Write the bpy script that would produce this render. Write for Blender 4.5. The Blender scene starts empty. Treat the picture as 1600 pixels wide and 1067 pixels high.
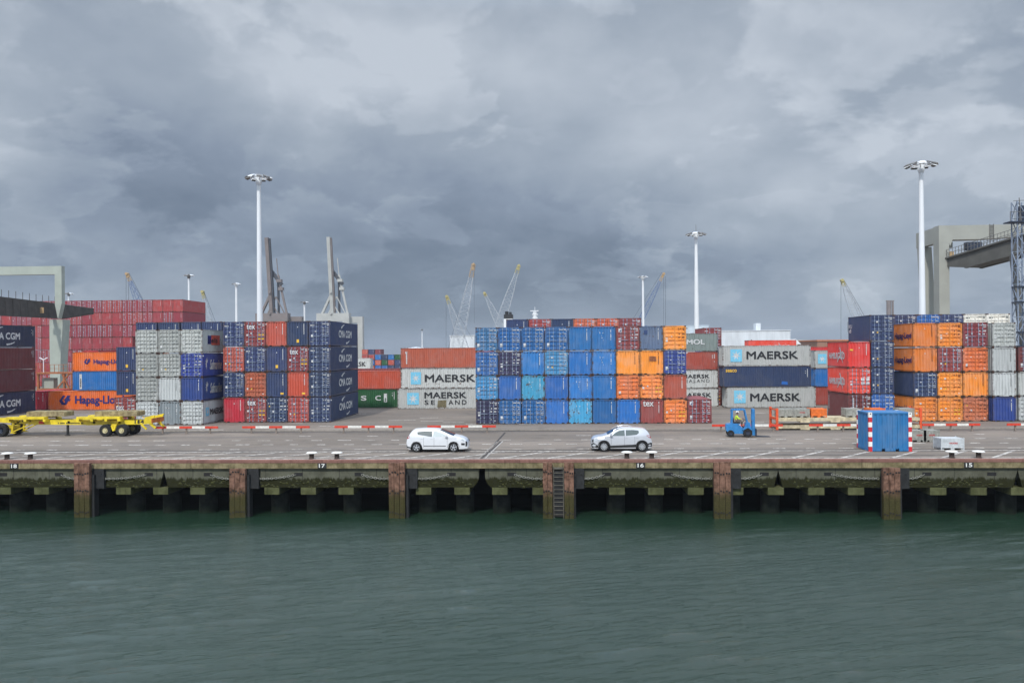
import bpy, math, random
from mathutils import Vector, Matrix, Euler
random.seed(7)
S = bpy.context.scene
COL = S.collection
R = math.radians
def ramp(x, a, b, smooth=True):
    n = N('ShaderNodeMapRange'); n.interpolation_type = 'SMOOTHSTEP' if smooth else 'LINEAR'
    setin(n, 0, x); setin(n, 1, a); setin(n, 2, b); return n.outputs[0]
# ------------------------------------------------------------------ camera
F = 1250.0; CAMH = 7.5; YAW = R(2.9); ROLL = R(-0.48); HY = 548.0
camd = bpy.data.cameras.new("camera"); cam = bpy.data.objects.new("camera", camd); COL.objects.link(cam)
camd.sensor_width = 36; camd.lens = 36*F/1600; camd.shift_y = (HY-533.5)/1600
camd.clip_start = .5; camd.clip_end = 9000
MC = Matrix.Rotation(YAW, 3, 'Z') @ Matrix.Rotation(R(90), 3, 'X') @ Matrix.Rotation(ROLL, 3, 'Z')
cam.matrix_world = Matrix.Translation((0, 0, CAMH)) @ MC.to_4x4()
S.camera = cam
# ------------------------------------------------------------------ sun and sky
SUN_EL, SUN_AZ = 46, 194         # azimuth measured from +Y clockwise: behind the camera, a little to the left
sd = bpy.data.lights.new("sun", 'SUN'); sd.energy = 3.0; sd.angle = R(3); sd.color = (1, .955, .89)
sun = bpy.data.objects.new("sun", sd); COL.objects.link(sun)
az = R(SUN_AZ); sdir = Vector((math.sin(az)*math.cos(R(SUN_EL)), math.cos(az)*math.cos(R(SUN_EL)), math.sin(R(SUN_EL))))
sun.rotation_euler = sdir.to_track_quat('Z', 'Y').to_euler(); sun.location = (0, -30, 60)
W_ = bpy.data.worlds.new("World"); S.world = W_; W_.use_nodes = True
nt = W_.node_tree; nt.nodes.clear()
def N(t, **k):
    n = nt.nodes.new(t)
    for a, b in k.items(): setattr(n, a, b)
    return n
def setin(n, i, v):
    if isinstance(v, bpy.types.NodeSocket): n.id_data.links.new(v, n.inputs[i])
    else: n.inputs[i].default_value = v
def math_(op, a, b=0.0, c=None, clamp=False):
    n = N('ShaderNodeMath', operation=op); n.use_clamp = clamp
    setin(n, 0, a); setin(n, 1, b)
    if c is not None: setin(n, 2, c)
    return n.outputs[0]
sky = N('ShaderNodeTexSky', sky_type='NISHITA', sun_disc=False, sun_elevation=R(SUN_EL), sun_rotation=R(SUN_AZ))
tc = N('ShaderNodeTexCoord')
sx = N('ShaderNodeSeparateXYZ'); setin(sx, 0, tc.outputs['Generated'])
dx, dy, dz = sx.outputs
zc = math_('MAXIMUM', dz, 0.0)
den = math_('ADD', zc, .42)
cx = N('ShaderNodeCombineXYZ'); setin(cx, 0, math_('DIVIDE', dx, den)); setin(cx, 1, math_('DIVIDE', dy, den)); setin(cx, 2, math_('MULTIPLY', zc, 1.2))
def noise(vec, scale, det, rough=.5, dist=0.0):
    n = N('ShaderNodeTexNoise'); setin(n, 'Vector', vec); setin(n, 'Scale', scale); setin(n, 'Detail', det); setin(n, 'Roughness', rough); setin(n, 'Distortion', dist)
    return n
n1 = noise(cx.outputs[0], 2.1, 7, .50, .3).outputs[0]
n2 = noise(cx.outputs[0], 6.0, 8, .55, .2).outputs[0]
# warped direction for the large cloud masses
wn = noise(tc.outputs['Generated'], 3.2, 6, .58)
ws = N('ShaderNodeSeparateColor'); setin(ws, 0, wn.outputs[1])
u = math_('ADD', dx, math_('MULTIPLY', math_('SUBTRACT', ws.outputs[0], .5), .30))
v = math_('ADD', dz, math_('MULTIPLY', math_('SUBTRACT', ws.outputs[1], .5), .20))
front = math_('MAXIMUM', math_('MULTIPLY', dy, 2.0), 0.0, clamp=True)
tot = None
# (direction x, direction z, radius x, radius z, brightness) of the main banks of cloud
BL = [(-.24, .13, .36, .085, -.36), (.0, .04, .5, .05, -.10), (-.46, .22, .16, .15, -.13), (-.02, .31, .30, .09, .38), (-.58, .27, .10, .08, .34), (-.30, .38, .30, .09, .18), (.42, .18, .24, .16, .10), (-.40, .05, .30, .04, .05),
      (.10, .10, .20, .035, -.12), (.36, .085, .09, .018, .13), (.24, .145, .12, .03, -.08), (.16, .22, .18, .08, .20), (.60, .34, .14, .10, -.10), (.42, .13, .05, .02, -.08), (-.25, .42, .2, .05, -.05)]
for bx, bz, rx, rz, am in BL:
    a = math_('DIVIDE', math_('SUBTRACT', u, bx), rx); b = math_('DIVIDE', math_('SUBTRACT', v, bz), rz)
    q = math_('ADD', math_('MULTIPLY', a, a), math_('MULTIPLY', b, b))
    g = math_('MULTIPLY', math_('EXPONENT', math_('MULTIPLY', q, -1.0)), am)
    tot = g if tot is None else math_('ADD', tot, g)
tot = math_('MULTIPLY', tot, front)
val = math_('ADD', math_('ADD', math_('MULTIPLY', math_('SUBTRACT', n1, .5), .95), math_('MULTIPLY', math_('SUBTRACT', n2, .5), .30)), math_('ADD', tot, .63))
# billowing edges: several sheets of cloud, each brighter along its own rim
edge = None
for i, (sc_, t0, w_, am) in enumerate(((1.7, .52, .05, .17), (2.9, .54, .045, .12), (4.6, .50, .06, .06))):
    ov = N('ShaderNodeVectorMath', operation='ADD'); setin(ov, 0, cx.outputs[0]); ov.inputs[1].default_value = (3.1*i+1.7, 5.3*i, 2.2*i)
    nn_ = noise(ov.outputs[0], sc_, 9, .56, .25).outputs[0]
    g = math_('MULTIPLY', math_('SUBTRACT', ramp(nn_, t0, t0+w_), math_('MULTIPLY', ramp(nn_, t0+w_*.5, t0+.26), 1.0)), am)
    edge = g if edge is None else math_('ADD', edge, g)
val = math_('ADD', math_('MULTIPLY', math_('ADD', val, edge), .80), .065)
cr = N('ShaderNodeValToRGB'); setin(cr, 0, val)
E = cr.color_ramp.elements
E[0].position = .08; E[0].color = (.112, .148, .208, 1)
E[1].position = .95; E[1].color = (.56, .615, .69, 1)
for p, c in ((.30, (.160, .205, .278, 1)), (.50, (.248, .302, .390, 1)), (.72, (.368, .426, .505, 1))):
    e = E.new(p); e.color = c
# brighter towards the sun behind the camera; unseen overhead gain added for the water
up = math_('MULTIPLY', math_('SUBTRACT', dz, .39), 4.0, clamp=True)
back = math_('MULTIPLY', math_('ADD', math_('MULTIPLY', dy, -1.0), .1), 1.0, clamp=True)
gain = math_('ADD', math_('ADD', math_('MULTIPLY', up, 3.2), math_('MULTIPLY', back, 1.0)), 1.0)
cb = N('ShaderNodeMix', data_type='RGBA', blend_type='MULTIPLY'); setin(cb, 0, 1.0); setin(cb, 6, cr.outputs[0])
gc = N('ShaderNodeCombineColor'); setin(gc, 0, gain); setin(gc, 1, gain); setin(gc, 2, gain); setin(cb, 7, gc.outputs[0])
bg1 = N('ShaderNodeBackground'); setin(bg1, 0, sky.outputs[0]); setin(bg1, 1, .08)
bg2 = N('ShaderNodeBackground'); setin(bg2, 0, cb.outputs[2]); setin(bg2, 1, 1.0)
ms = N('ShaderNodeMixShader'); setin(ms, 0, .93); setin(ms, 1, bg1.outputs[0]); setin(ms, 2, bg2.outputs[0])
wo = N('ShaderNodeOutputWorld'); setin(wo, 0, ms.outputs[0])
S.view_settings.view_transform = 'Standard'; S.view_settings.look = 'None'
S.view_settings.exposure = 0.0; S.view_settings.gamma = 1
S.render.engine = 'CYCLES'
# ------------------------------------------------------------------ surveying: a sight line through the photograph met with a real plane
def ray(px, py): return MC @ Vector(((px-800)/F, -(py-HY)/F, -1))
def G(px, py, z=0.0):
    r = ray(px, py); t = (z-CAMH)/r.z; return Vector((r.x*t, r.y*t, z))
def P(px, py, Y):
    r = ray(px, py); t = Y/r.y; return Vector((r.x*t, Y, CAMH+r.z*t))
# ------------------------------------------------------------------ materials
def lin(c):
    return tuple(((x/255)/12.92 if x/255 <= .04045 else ((x/255+.055)/1.055)**2.4) for x in c)
MATS = {}
def newmat(name):
    global nt
    m = bpy.data.materials.new(name); m.use_nodes = True; nt = m.node_tree; nt.nodes.clear()
    return m
def mixc(f, a, b, bt='MIX'):
    n = N('ShaderNodeMix', data_type='RGBA', blend_type=bt); setin(n, 0, f)
    for i, c in ((6, a), (7, b)):
        setin(n, i, c if isinstance(c, bpy.types.NodeSocket) else (*c[:3], 1))
    return n.outputs[2]
def vmul(vec, s):
    n = N('ShaderNodeVectorMath', operation='MULTIPLY'); setin(n, 0, vec); n.inputs[1].default_value = s; return n.outputs[0]
def finish(m, base, rough=.5, metal=0.0, bump=None, bs=.3, bd=.02, spec=.5, emis=None):
    p = N('ShaderNodeBsdfPrincipled'); setin(p, 'Base Color', base if isinstance(base, bpy.types.NodeSocket) else (*base[:3], 1))
    setin(p, 'Roughness', rough); setin(p, 'Metallic', metal); setin(p, 'Specular IOR Level', spec)
    if bump is not None:
        b = N('ShaderNodeBump'); setin(b, 'Strength', bs); setin(b, 'Distance', bd); setin(b, 'Height', bump); setin(p, 'Normal', b.outputs[0])
    o = N('ShaderNodeOutputMaterial'); setin(o, 0, p.outputs[0]); return m
def tonevec():
    """object coordinates moved by the per-thing 'tone' so that no two things wear alike"""
    t = N('ShaderNodeTexCoord'); a = N('ShaderNodeAttribute', attribute_type='OBJECT', attribute_name='tone')
    s = N('ShaderNodeVectorMath', operation='SCALE'); s.inputs[0].default_value = (37, 61, 23); setin(s, 'Scale', a.outputs['Fac'])
    d = N('ShaderNodeVectorMath', operation='ADD'); setin(d, 0, t.outputs['Object']); setin(d, 1, s.outputs[0])
    return d.outputs[0], a.outputs['Fac'], t
def paint(key, rgb, rust=.3, rough=.5, k=.9, grime=0.0):
    """weathered enamel: faded patches, dirt runs, rust along scratches"""
    nm = "paint_%s%s" % (key, "_frame" if grime else "")
    if nm in MATS: return MATS[nm]
    m = newmat(nm); vec, tone, t = tonevec()
    c = tuple(x*k for x in lin(rgb))
    big = noise(vec, .9, 4, .6).outputs[0]; fine = noise(vec, 9, 5, .6).outputs[0]
    runs = noise(vmul(vec, (5, 5, .35)), 1.6, 5, .62).outputs[0]
    spots = noise(vec, 3.1, 7, .68).outputs[0]
    g = sum(c)/3
    fade = tuple(min(1, x*.84+g*.20+.012) for x in c)
    col = mixc(ramp(big, .40, .68), c, fade)
    hs = N('ShaderNodeHueSaturation'); setin(hs, 'Color', col); setin(hs, 'Value', math_('ADD', math_('MULTIPLY', tone, .36), .80)); setin(hs, 'Hue', math_('ADD', math_('MULTIPLY', tone, .016), .492))
    col = hs.outputs[0]
    dark = tuple(x*.42+.006 for x in c)
    col = mixc(math_('MULTIPLY', ramp(runs, .48, .74), .65), col, dark)
    col = mixc(math_('MULTIPLY', ramp(fine, .45, .8), .25), col, tuple(x*.7+.05 for x in c))
    if grime: col = mixc(math_('MULTIPLY', ramp(spots, .35, .6), grime), col, (.05, .040, .034))
    th = .80-rust*.28
    thr = math_('ADD', math_('MULTIPLY', tone, -.06), th)
    rm = N('ShaderNodeMapRange'); rm.interpolation_type = 'SMOOTHSTEP'; setin(rm, 0, spots); setin(rm, 1, thr); setin(rm, 2, math_('ADD', thr, .05))
    col = mixc(math_('MULTIPLY', rm.outputs[0], .9), col, (.085, .036, .018))
    rr = N('ShaderNodeMapRange'); setin(rr, 0, fine); setin(rr, 3, rough-.08); setin(rr, 4, rough+.2)
    MATS[nm] = finish(m, col, rr.outputs[0], 0, fine, .12, .01); return m
def plain(key, rgb, rough=.6, metal=0.0, var=.35, scale=4.0, k=.9, bump=.15):
    nm = key
    if nm in MATS: return MATS[nm]
    m = newmat(nm); vec, tone, t = tonevec(); c = tuple(x*k for x in lin(rgb))
    n = noise(vec, scale, 6, .6).outputs[0]
    col = mixc(ramp(n, .3, .72), tuple(x*(1-var) for x in c), tuple(min(1, x*(1+var*.3)) for x in c))
    MATS[nm] = finish(m, col, rough, metal, n, bump, .01); return m
# ------------------------------------------------------------------ mesh helpers
class MB:
    def __init__(s): s.v = []; s.f = []; s.m = []
    def add(s, vs, fs, m=0):
        o = len(s.v); s.v += [tuple(x) for x in vs]
        for f in fs: s.f.append(tuple(o+i for i in f)); s.m.append(m)
    def box(s, x0, x1, y0, y1, z0, z1, m=0):
        if x0 > x1: x0, x1 = x1, x0
        if y0 > y1: y0, y1 = y1, y0
        if z0 > z1: z0, z1 = z1, z0
        s.add([(x0, y0, z0), (x1, y0, z0), (x1, y1, z0), (x0, y1, z0), (x0, y0, z1), (x1, y0, z1), (x1, y1, z1), (x0, y1, z1)],
              [(0, 3, 2, 1), (4, 5, 6, 7), (0, 1, 5, 4), (1, 2, 6, 5), (2, 3, 7, 6), (3, 0, 4, 7)], m)
    def beam(s, a, b, w, h=None, m=0, up=(0, 0, 1)):
        """square or rectangular bar from a to b"""
        h = w if h is None else h; a = Vector(a); b = Vector(b); d = (b-a)
        if d.length < 1e-6: return
        d.normalize(); up = Vector(up)
        if abs(d.dot(up)) > .98: up = Vector((0, 1, 0))
        sx_ = d.cross(up).normalized(); sz = sx_.cross(d).normalized()
        vs = []
        for p in (a, b):
            for i, j in ((-1, -1), (1, -1), (1, 1), (-1, 1)): vs.append(p+sx_*(i*w/2)+sz*(j*h/2))
        s.add(vs, [(0, 1, 2, 3), (7, 6, 5, 4), (0, 4, 5, 1), (1, 5, 6, 2), (2, 6, 7, 3), (3, 7, 4, 0)], m)
    def cyl(s, a, b, r0, r1=None, n=12, m=0, caps=True):
        r1 = r0 if r1 is None else r1; a = Vector(a); b = Vector(b); d = (b-a).normalized()
        up = Vector((0, 0, 1)) if abs(d.z) < .9 else Vector((1, 0, 0)); e1 = d.cross(up).normalized(); e2 = d.cross(e1).normalized()
        vs = []
        for p, r in ((a, r0), (b, r1)):
            for i in range(n):
                t = 2*math.pi*i/n; vs.append(p+e1*(r*math.cos(t))+e2*(r*math.sin(t)))
        fs = [(i, (i+1) % n, n+(i+1) % n, n+i) for i in range(n)]
        if caps: fs += [tuple(range(n-1, -1, -1)), tuple(range(n, 2*n))]
        s.add(vs, fs, m)
    def tube(s, pts, r, n=6, m=0):
        for a, b in zip(pts, pts[1:]): s.cyl(a, b, r, r, n, m)
    def lathe(s, prof, c=(0, 0, 0), n=20, m=0, axis='Z'):
        """profile of (radius, height) turned round an axis through c"""
        c = Vector(c); vs = []; k = len(prof)
        for i in range(n):
            t = 2*math.pi*i/n
            for r, h in prof:
                q = (r*math.cos(t), r*math.sin(t), h) if axis == 'Z' else (r*math.cos(t), h, r*math.sin(t))
                vs.append(c+Vector(q))
        fs = [(i*k+j, ((i+1) % n)*k+j, ((i+1) % n)*k+j+1, i*k+j+1) for i in range(n) for j in range(k-1)]
        s.add(vs, fs, m)
    def prism(s, poly, y0, y1, m=0, axis='Y'):
        """polygon in the x,z plane made thick from y0 to y1 (axis X: polygon in y,z, thick along x; axis Z: polygon in x,y)"""
        n = len(poly)
        def q(p, t): return (p[0], t, p[1]) if axis == 'Y' else ((t, p[0], p[1]) if axis == 'X' else (p[0], p[1], t))
        vs = [q(p, y0) for p in poly]+[q(p, y1) for p in poly]
        fs = [tuple(range(n)), tuple(range(2*n-1, n-1, -1))]+[(i, n+i, n+(i+1) % n, (i+1) % n) for i in range(n)]
        s.add(vs, fs, m)
    def mesh(s, name, mats, smooth=False):
        me = bpy.data.meshes.new(name); me.from_pydata(s.v, [], s.f)
        for mt in (mats if isinstance(mats, (list, tuple)) else [mats]): me.materials.append(mt)
        if len(me.materials) > 1: me.polygons.foreach_set('material_index', s.m)
        import bmesh
        bm = bmesh.new(); bm.from_mesh(me); bmesh.ops.recalc_face_normals(bm, faces=bm.faces)
        if smooth:
            for f in bm.faces: f.smooth = True
            for e in bm.edges:
                if len(e.link_faces) == 2 and e.calc_face_angle(0) > R(35): e.smooth = False
        bm.to_mesh(me); bm.free(); me.update(); return me
    def build(s, name, mats, parent=None, loc=(0, 0, 0), rz=0, smooth=False, tone=None):
        return place(s.mesh(name, mats, smooth), name, parent, loc, rz, tone)
def place(me, name, parent=None, loc=(0, 0, 0), rz=0, tone=None):
    o = bpy.data.objects.new(name, me); COL.objects.link(o); o.location = loc; o.rotation_euler = (0, 0, rz)
    if parent is not None:
        o.parent = parent; o['tone'] = parent.get('tone', .5)
    else: o['tone'] = random.random()
    if tone is not None: o['tone'] = tone
    return o
def thing(name, label, cat, loc=(0, 0, 0), rz=0, group=None, tone=None):
    o = bpy.data.objects.new(name, None); COL.objects.link(o); o.empty_display_size = .3
    o.location = loc; o.rotation_euler = (0, 0, rz); o['tone'] = random.random() if tone is None else tone
    return tag(o, label, cat, group)
def tag(o, label, cat, group=None):
    o['label'] = label; o['category'] = cat
    if group: o['group'] = group
    return o
def struct(o, kind='structure'): o['kind'] = kind; return o
TXT = {}
def text_mesh(s, w, h, mat, bold=.0, shear=0.0, space=1.0, thick=.004):
    """raised or painted lettering w metres wide and h high, in the local x,z plane, facing -Y, its lower left corner at the origin"""
    key = (s, round(w, 2), round(h, 2), mat.name, bold, shear, space)
    if key in TXT: return TXT[key]
    c = bpy.data.curves.new("lettering", 'FONT'); c.body = s; c.size = 1; c.offset = 0; c.shear = shear; c.space_character = space; c.resolution_u = 3; c.extrude = 0
    o = bpy.data.objects.new("lettering", c); COL.objects.link(o)
    dg = bpy.context.evaluated_depsgraph_get(); dg.update()
    me = bpy.data.meshes.new_from_object(o.evaluated_get(dg)); bpy.data.objects.remove(o); bpy.data.curves.remove(c)
    xs = [v.co.x for v in me.vertices]; ys = [v.co.y for v in me.vertices]
    x0, x1, y0, y1 = min(xs), max(xs), min(ys), max(ys)
    for v in me.vertices: v.co = ((v.co.x-x0)/(x1-x0)*w, 0, (v.co.y-y0)/(y1-y0)*h)
    if bold > 0:      # heavier strokes: the same letters laid a little up, down and to each side
        vs = [v.co.copy() for v in me.vertices]; fs = [tuple(p.vertices) for p in me.polygons]; b = bold*3.0*h; V = []; Fc_ = []
        for i, (ox, oz) in enumerate(((0, 0), (b, 0), (-b, 0), (b*.5, b*.8), (-b*.5, b*.8), (b*.5, -b*.8), (-b*.5, -b*.8))):
            o_ = len(V); V += [(q.x+ox, -.0007*i, q.z+oz) for q in vs]; Fc_ += [tuple(o_+k for k in f) for f in fs]
        bpy.data.meshes.remove(me); me = bpy.data.meshes.new("lettering"); me.from_pydata(V, [], Fc_)
    me.materials.clear(); me.materials.append(mat); me.name = "lettering"; TXT[key] = me; return me
# ------------------------------------------------------------------ the quay line
YE = G(800, 718).y               # front edge of the quay
ZW = -3.95                       # water level
# ------------------------------------------------------------------ setting materials
def mat_ground():
    m = newmat("worn_brick_paving"); t = N('ShaderNodeTexCoord'); g = t.outputs['Object']
    big = noise(vmul(g, (.03, .12, 1)), 1, 5, .6).outputs[0]
    st = noise(vmul(g, (.045, .75, 1)), 1, 6, .68).outputs[0]
    fi = noise(g, 7, 6, .7).outputs[0]
    br = N('ShaderNodeTexBrick'); setin(br, 'Vector', vmul(g, (1, 1, 1))); setin(br, 'Scale', 1.0); br.inputs['Brick Width'].default_value = .21; br.inputs['Row Height'].default_value = .105; br.inputs['Mortar Size'].default_value = .006
    br.inputs['Color1'].default_value = (.9, .9, .9, 1); br.inputs['Color2'].default_value = (1.15, 1.12, 1.08, 1); br.inputs['Mortar'].default_value = (.6, .6, .6, 1)
    c = mixc(ramp(big, .35, .65), (.158, .133, .110), (.228, .192, .160))
    c = mixc(math_('MULTIPLY', ramp(st, .50, .68), .75), c, (.14, .124, .114))
    c = mixc(math_('MULTIPLY', ramp(st, .44, .28), .6), c, (.33, .285, .24))
    vo = N('ShaderNodeTexVoronoi'); setin(vo, 'Vector', vmul(g, (.10, .16, 1))); setin(vo, 'Scale', 1.0); vc = N('ShaderNodeSeparateColor'); setin(vc, 0, vo.outputs['Color'])
    c = mixc(math_('MULTIPLY', ramp(vc.outputs[0], .55, .95, False), .28), c, (.13, .117, .108))
    oil = noise(vmul(g, (.35, .7, 1)), 1, 6, .62).outputs[0]; c = mixc(math_('MULTIPLY', ramp(oil, .54, .68), .5), c, (.075, .068, .062))
    c = mixc(math_('MULTIPLY', ramp(fi, .5, .8), .35), c, (.10, .095, .09))
    c = mixc(.55, c, br.outputs[0], 'MULTIPLY')
    return finish(m, c, .85, 0, fi, .2, .01, spec=.2)
def mat_mark(name, c1, lo, hi):
    m = newmat(name); t = N('ShaderNodeTexCoord'); g = t.outputs['Object']
    n = noise(g, 3.5, 7, .7).outputs[0]
    return finish(m, mixc(ramp(n, lo, hi), (.19, .175, .16), c1), .8)
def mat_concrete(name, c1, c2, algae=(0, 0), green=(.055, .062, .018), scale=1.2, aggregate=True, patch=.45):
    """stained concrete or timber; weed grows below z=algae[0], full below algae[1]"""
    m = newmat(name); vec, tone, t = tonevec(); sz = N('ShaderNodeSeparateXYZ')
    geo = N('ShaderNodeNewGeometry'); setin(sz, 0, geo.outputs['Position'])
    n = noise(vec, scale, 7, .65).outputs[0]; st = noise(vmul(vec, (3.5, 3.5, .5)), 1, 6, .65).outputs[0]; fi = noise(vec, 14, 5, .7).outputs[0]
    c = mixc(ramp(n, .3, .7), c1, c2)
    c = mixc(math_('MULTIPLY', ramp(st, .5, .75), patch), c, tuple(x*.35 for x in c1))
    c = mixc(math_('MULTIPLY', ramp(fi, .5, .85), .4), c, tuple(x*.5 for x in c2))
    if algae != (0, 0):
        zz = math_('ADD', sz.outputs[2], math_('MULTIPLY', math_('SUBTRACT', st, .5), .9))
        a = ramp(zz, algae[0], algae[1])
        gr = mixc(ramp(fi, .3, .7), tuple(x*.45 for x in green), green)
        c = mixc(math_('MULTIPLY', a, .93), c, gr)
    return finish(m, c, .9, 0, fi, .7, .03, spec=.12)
M_GROUND = mat_ground()
M_WHITE_LINE = mat_mark("worn_white_road_paint", (.50, .46, .41), .40, .56)
M_NOSE = mat_concrete("red_painted_nosing", (.16, .082, .068), (.24, .125, .10), patch=.5)
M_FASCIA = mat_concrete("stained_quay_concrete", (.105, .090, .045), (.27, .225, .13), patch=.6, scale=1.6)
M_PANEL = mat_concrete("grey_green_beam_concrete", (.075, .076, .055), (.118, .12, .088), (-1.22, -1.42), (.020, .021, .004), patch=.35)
M_CAPM = mat_concrete("mossy_pile_cap_concrete", (.050, .054, .022), (.105, .11, .05), patch=.5)
M_PILE = mat_concrete("shade_darkened_pile_concrete", (.008, .010, .009), (.024, .027, .024), (-3.1, -3.9), (.01, .016, .01), patch=.3, scale=2)  # shade below the deck is put into the near-black pile colour
M_DARK = plain("shade_black_concrete", (10, 11, 10), .9)  # under-deck shade painted as a near-black base; beam joints share it
def mat_water():
    m = newmat("harbour_water"); t = N('ShaderNodeTexCoord'); g = t.outputs['Object']
    rot = N('ShaderNodeMapping'); setin(rot, 'Vector', g); rot.inputs['Rotation'].default_value = (0, 0, R(-20)); q = rot.outputs[0]
    h1 = noise(vmul(q, (.13, 1.1, 1)), 1.0, 4, .55, .5).outputs[0]
    h2 = noise(vmul(q, (.55, 3.2, 1)), 1.25, 6, .6, .4).outputs[0]
    h3 = noise(vmul(q, (1.2, 5.0, 1)), 2.2, 5, .68).outputs[0]
    calm = noise(vmul(q, (.035, .09, 1)), 1.0, 3, .5).outputs[0]
    amp = ramp(calm, .3, .7)
    hh = math_('ADD', math_('MULTIPLY', h1, .42), math_('MULTIPLY', math_('ADD', math_('MULTIPLY', h2, .30), math_('MULTIPLY', h3, .40)), math_('ADD', math_('MULTIPLY', amp, .9), .45)))
    p = N('ShaderNodeBsdfPrincipled'); setin(p, 'Base Color', (.0125, .032, .019, 1)); setin(p, 'Roughness', .04); setin(p, 'IOR', 1.64)
    b = N('ShaderNodeBump'); setin(b, 'Strength', 1.0); setin(b, 'Distance', .15); setin(b, 'Height', hh); setin(p, 'Normal', b.outputs[0])
    o = N('ShaderNodeOutputMaterial'); setin(o, 0, p.outputs[0]); return m
M_WATER = mat_water()
# ------------------------------------------------------------------ water, paving
import numpy as np
def water_sheet():
    """one sheet with real waves in front of the quay, flat far out"""
    rs = np.random.RandomState(4); xs = np.concatenate([[-700, -200, -90], np.arange(-62, 62, .26), [90, 200, 700]]); ys = np.concatenate([[-400, -100, 0, 10], np.arange(17, YE+4, .085), [YE+9]])
    Xg, Yg = np.meshgrid(xs, ys); Z = np.zeros_like(Xg); patch = np.zeros_like(Xg)
    for k in range(12):
        a = rs.uniform(0, 6.28); L = rs.uniform(9, 40); patch += np.sin((Xg*np.cos(a)*.6+Yg*np.sin(a))*6.28/L+rs.uniform(0, 6.28))
    patch = .75+.30*np.tanh(patch/2.5)
    for k in range(90):
        L = np.exp(rs.uniform(np.log(.38), np.log(5.0))); th = math.radians(90+18+rs.normal(0, 13)); A = .0024*L**.65*rs.uniform(.5, 1.3)
        if L > 2.5: A *= .55
        ph = rs.uniform(0, 6.28); w = .9*np.sin(Xg*.06*rs.uniform(.5, 2)+Yg*.1*rs.uniform(.5, 2)+rs.uniform(0, 6.28))
        Z += A*np.sin((Xg*np.cos(th)+Yg*np.sin(th))*6.28/L+ph+w)
    fade = np.clip((62-np.abs(Xg))/8, 0, 1)*np.clip((Yg-17)/2, 0, 1)*np.clip((YE+9-Yg)/3, 0, 1); Z = ZW+Z*patch*fade
    ny, nx = Xg.shape; co = np.stack([Xg, Yg, Z], -1).reshape(-1, 3); i = np.arange(nx*ny).reshape(ny, nx)
    f = np.stack([i[:-1, :-1], i[:-1, 1:], i[1:, 1:], i[1:, :-1]], -1).reshape(-1, 4)
    me = bpy.data.meshes.new("harbour_water"); me.vertices.add(len(co)); me.vertices.foreach_set('co', co.ravel()); me.loops.add(f.size); me.loops.foreach_set('vertex_index', f.ravel().astype(np.int32))
    me.polygons.add(len(f)); me.polygons.foreach_set('loop_start', np.arange(0, f.size, 4, dtype=np.int32)); me.polygons.foreach_set('use_smooth', np.ones(len(f), dtype=bool)); me.update(calc_edges=True); me.materials.append(M_WATER); return me
struct(place(water_sheet(), "harbour_water"))
mb = MB(); mb.add([(-1500, YE+.30, 0), (1500, YE+.30, 0), (1500, 2400, 0), (-1500, 2400, 0)], [(0, 1, 2, 3)])
struct(mb.build("quay_paving", M_GROUND))
# painted dashes, parking lines and hatching along the edge
mb = MB(); rnd = random.Random(3)
def strip(mb, a, b, w, z=.004):
    a = Vector((a[0], a[1], z)); b = Vector((b[0], b[1], z)); d = (b-a).normalized(); n_ = Vector((-d.y, d.x, 0))*w/2
    mb.add([a-n_, b-n_, b+n_, a+n_], [(0, 1, 2, 3)])
for py, pitch, ln, wd in ((687, 2.3, 1.05, .30), (693.7, 2.25, 1.05, .36), (701.3, 2.45, 1.0, .26), (680.5, 3.1, 1.2, .32)):
    Yl = G(800, py).y; x = -60+rnd.random()
    while x < 62:
        if rnd.random() < (.9 if py < 700 else .75) and (py > 684 or rnd.random() < .35):
            j = rnd.uniform(-.06, .06); strip(mb, (x, Yl+j), (x+ln*rnd.uniform(.6, 1.1), Yl+j+rnd.uniform(-.03, .03)), wd*rnd.uniform(.6, 1.1))
        x += pitch
for yy, w in ((YE+.55, .24), (YE+4.6, .22), (YE+2.1, .10)): strip(mb, (-70, yy), (70, yy), w)
x = -64
while x < 66:
    strip(mb, (x, YE+.72), (x+3.4, YE+4.45), .26, .006); x += 3.35
for k in range(70):      # faint old bay lines further back
    x = rnd.uniform(-60, 70); y = rnd.uniform(76, 97); a = rnd.choice((.1, .16, 2.9)); l = rnd.uniform(1.2, 4)
    strip(mb, (x, y), (x+l*math.cos(a), y+l*math.sin(a)), .32)
struct(mb.build("painted_markings", M_WHITE_LINE))
# long tar seams / sunken rail lines parallel to the water
mb = MB()
for py, w in ((673.6, .55), (703.3, .30), (706.2, .22), (711.8, .22)):
    y = G(800, py).y; strip(mb, (-120, y), (120, y), w, .008)
a = G(752, 716.5); b = G(782, 690); strip(mb, a, b, .16, .010); a2 = G(771, 696); b2 = G(789, 676); strip(mb, a2, b2, .16, .012)
struct(mb.build("sunken_rail_groove", plain("dark_seam", (62, 58, 56), .9)))
mb = MB(); a = G(757.5, 716.5); b = G(786, 689); strip(mb, a, b, .10, .014); a = G(748, 716); strip(mb, a, G(777, 690), .05, .016)
struct(mb.build("pale_joint_line", plain("pale_joint", (170, 165, 158), .8)))
# low pale kerb that carries the rail behind the lane
yk = G(800, 672.3).y
mb = MB(); mb.box(-130, 130, yk, yk+.3, 0, .07)
struct(mb.build("pavement_kerb", plain("kerb_concrete", (140, 132, 122), .8)))
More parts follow.
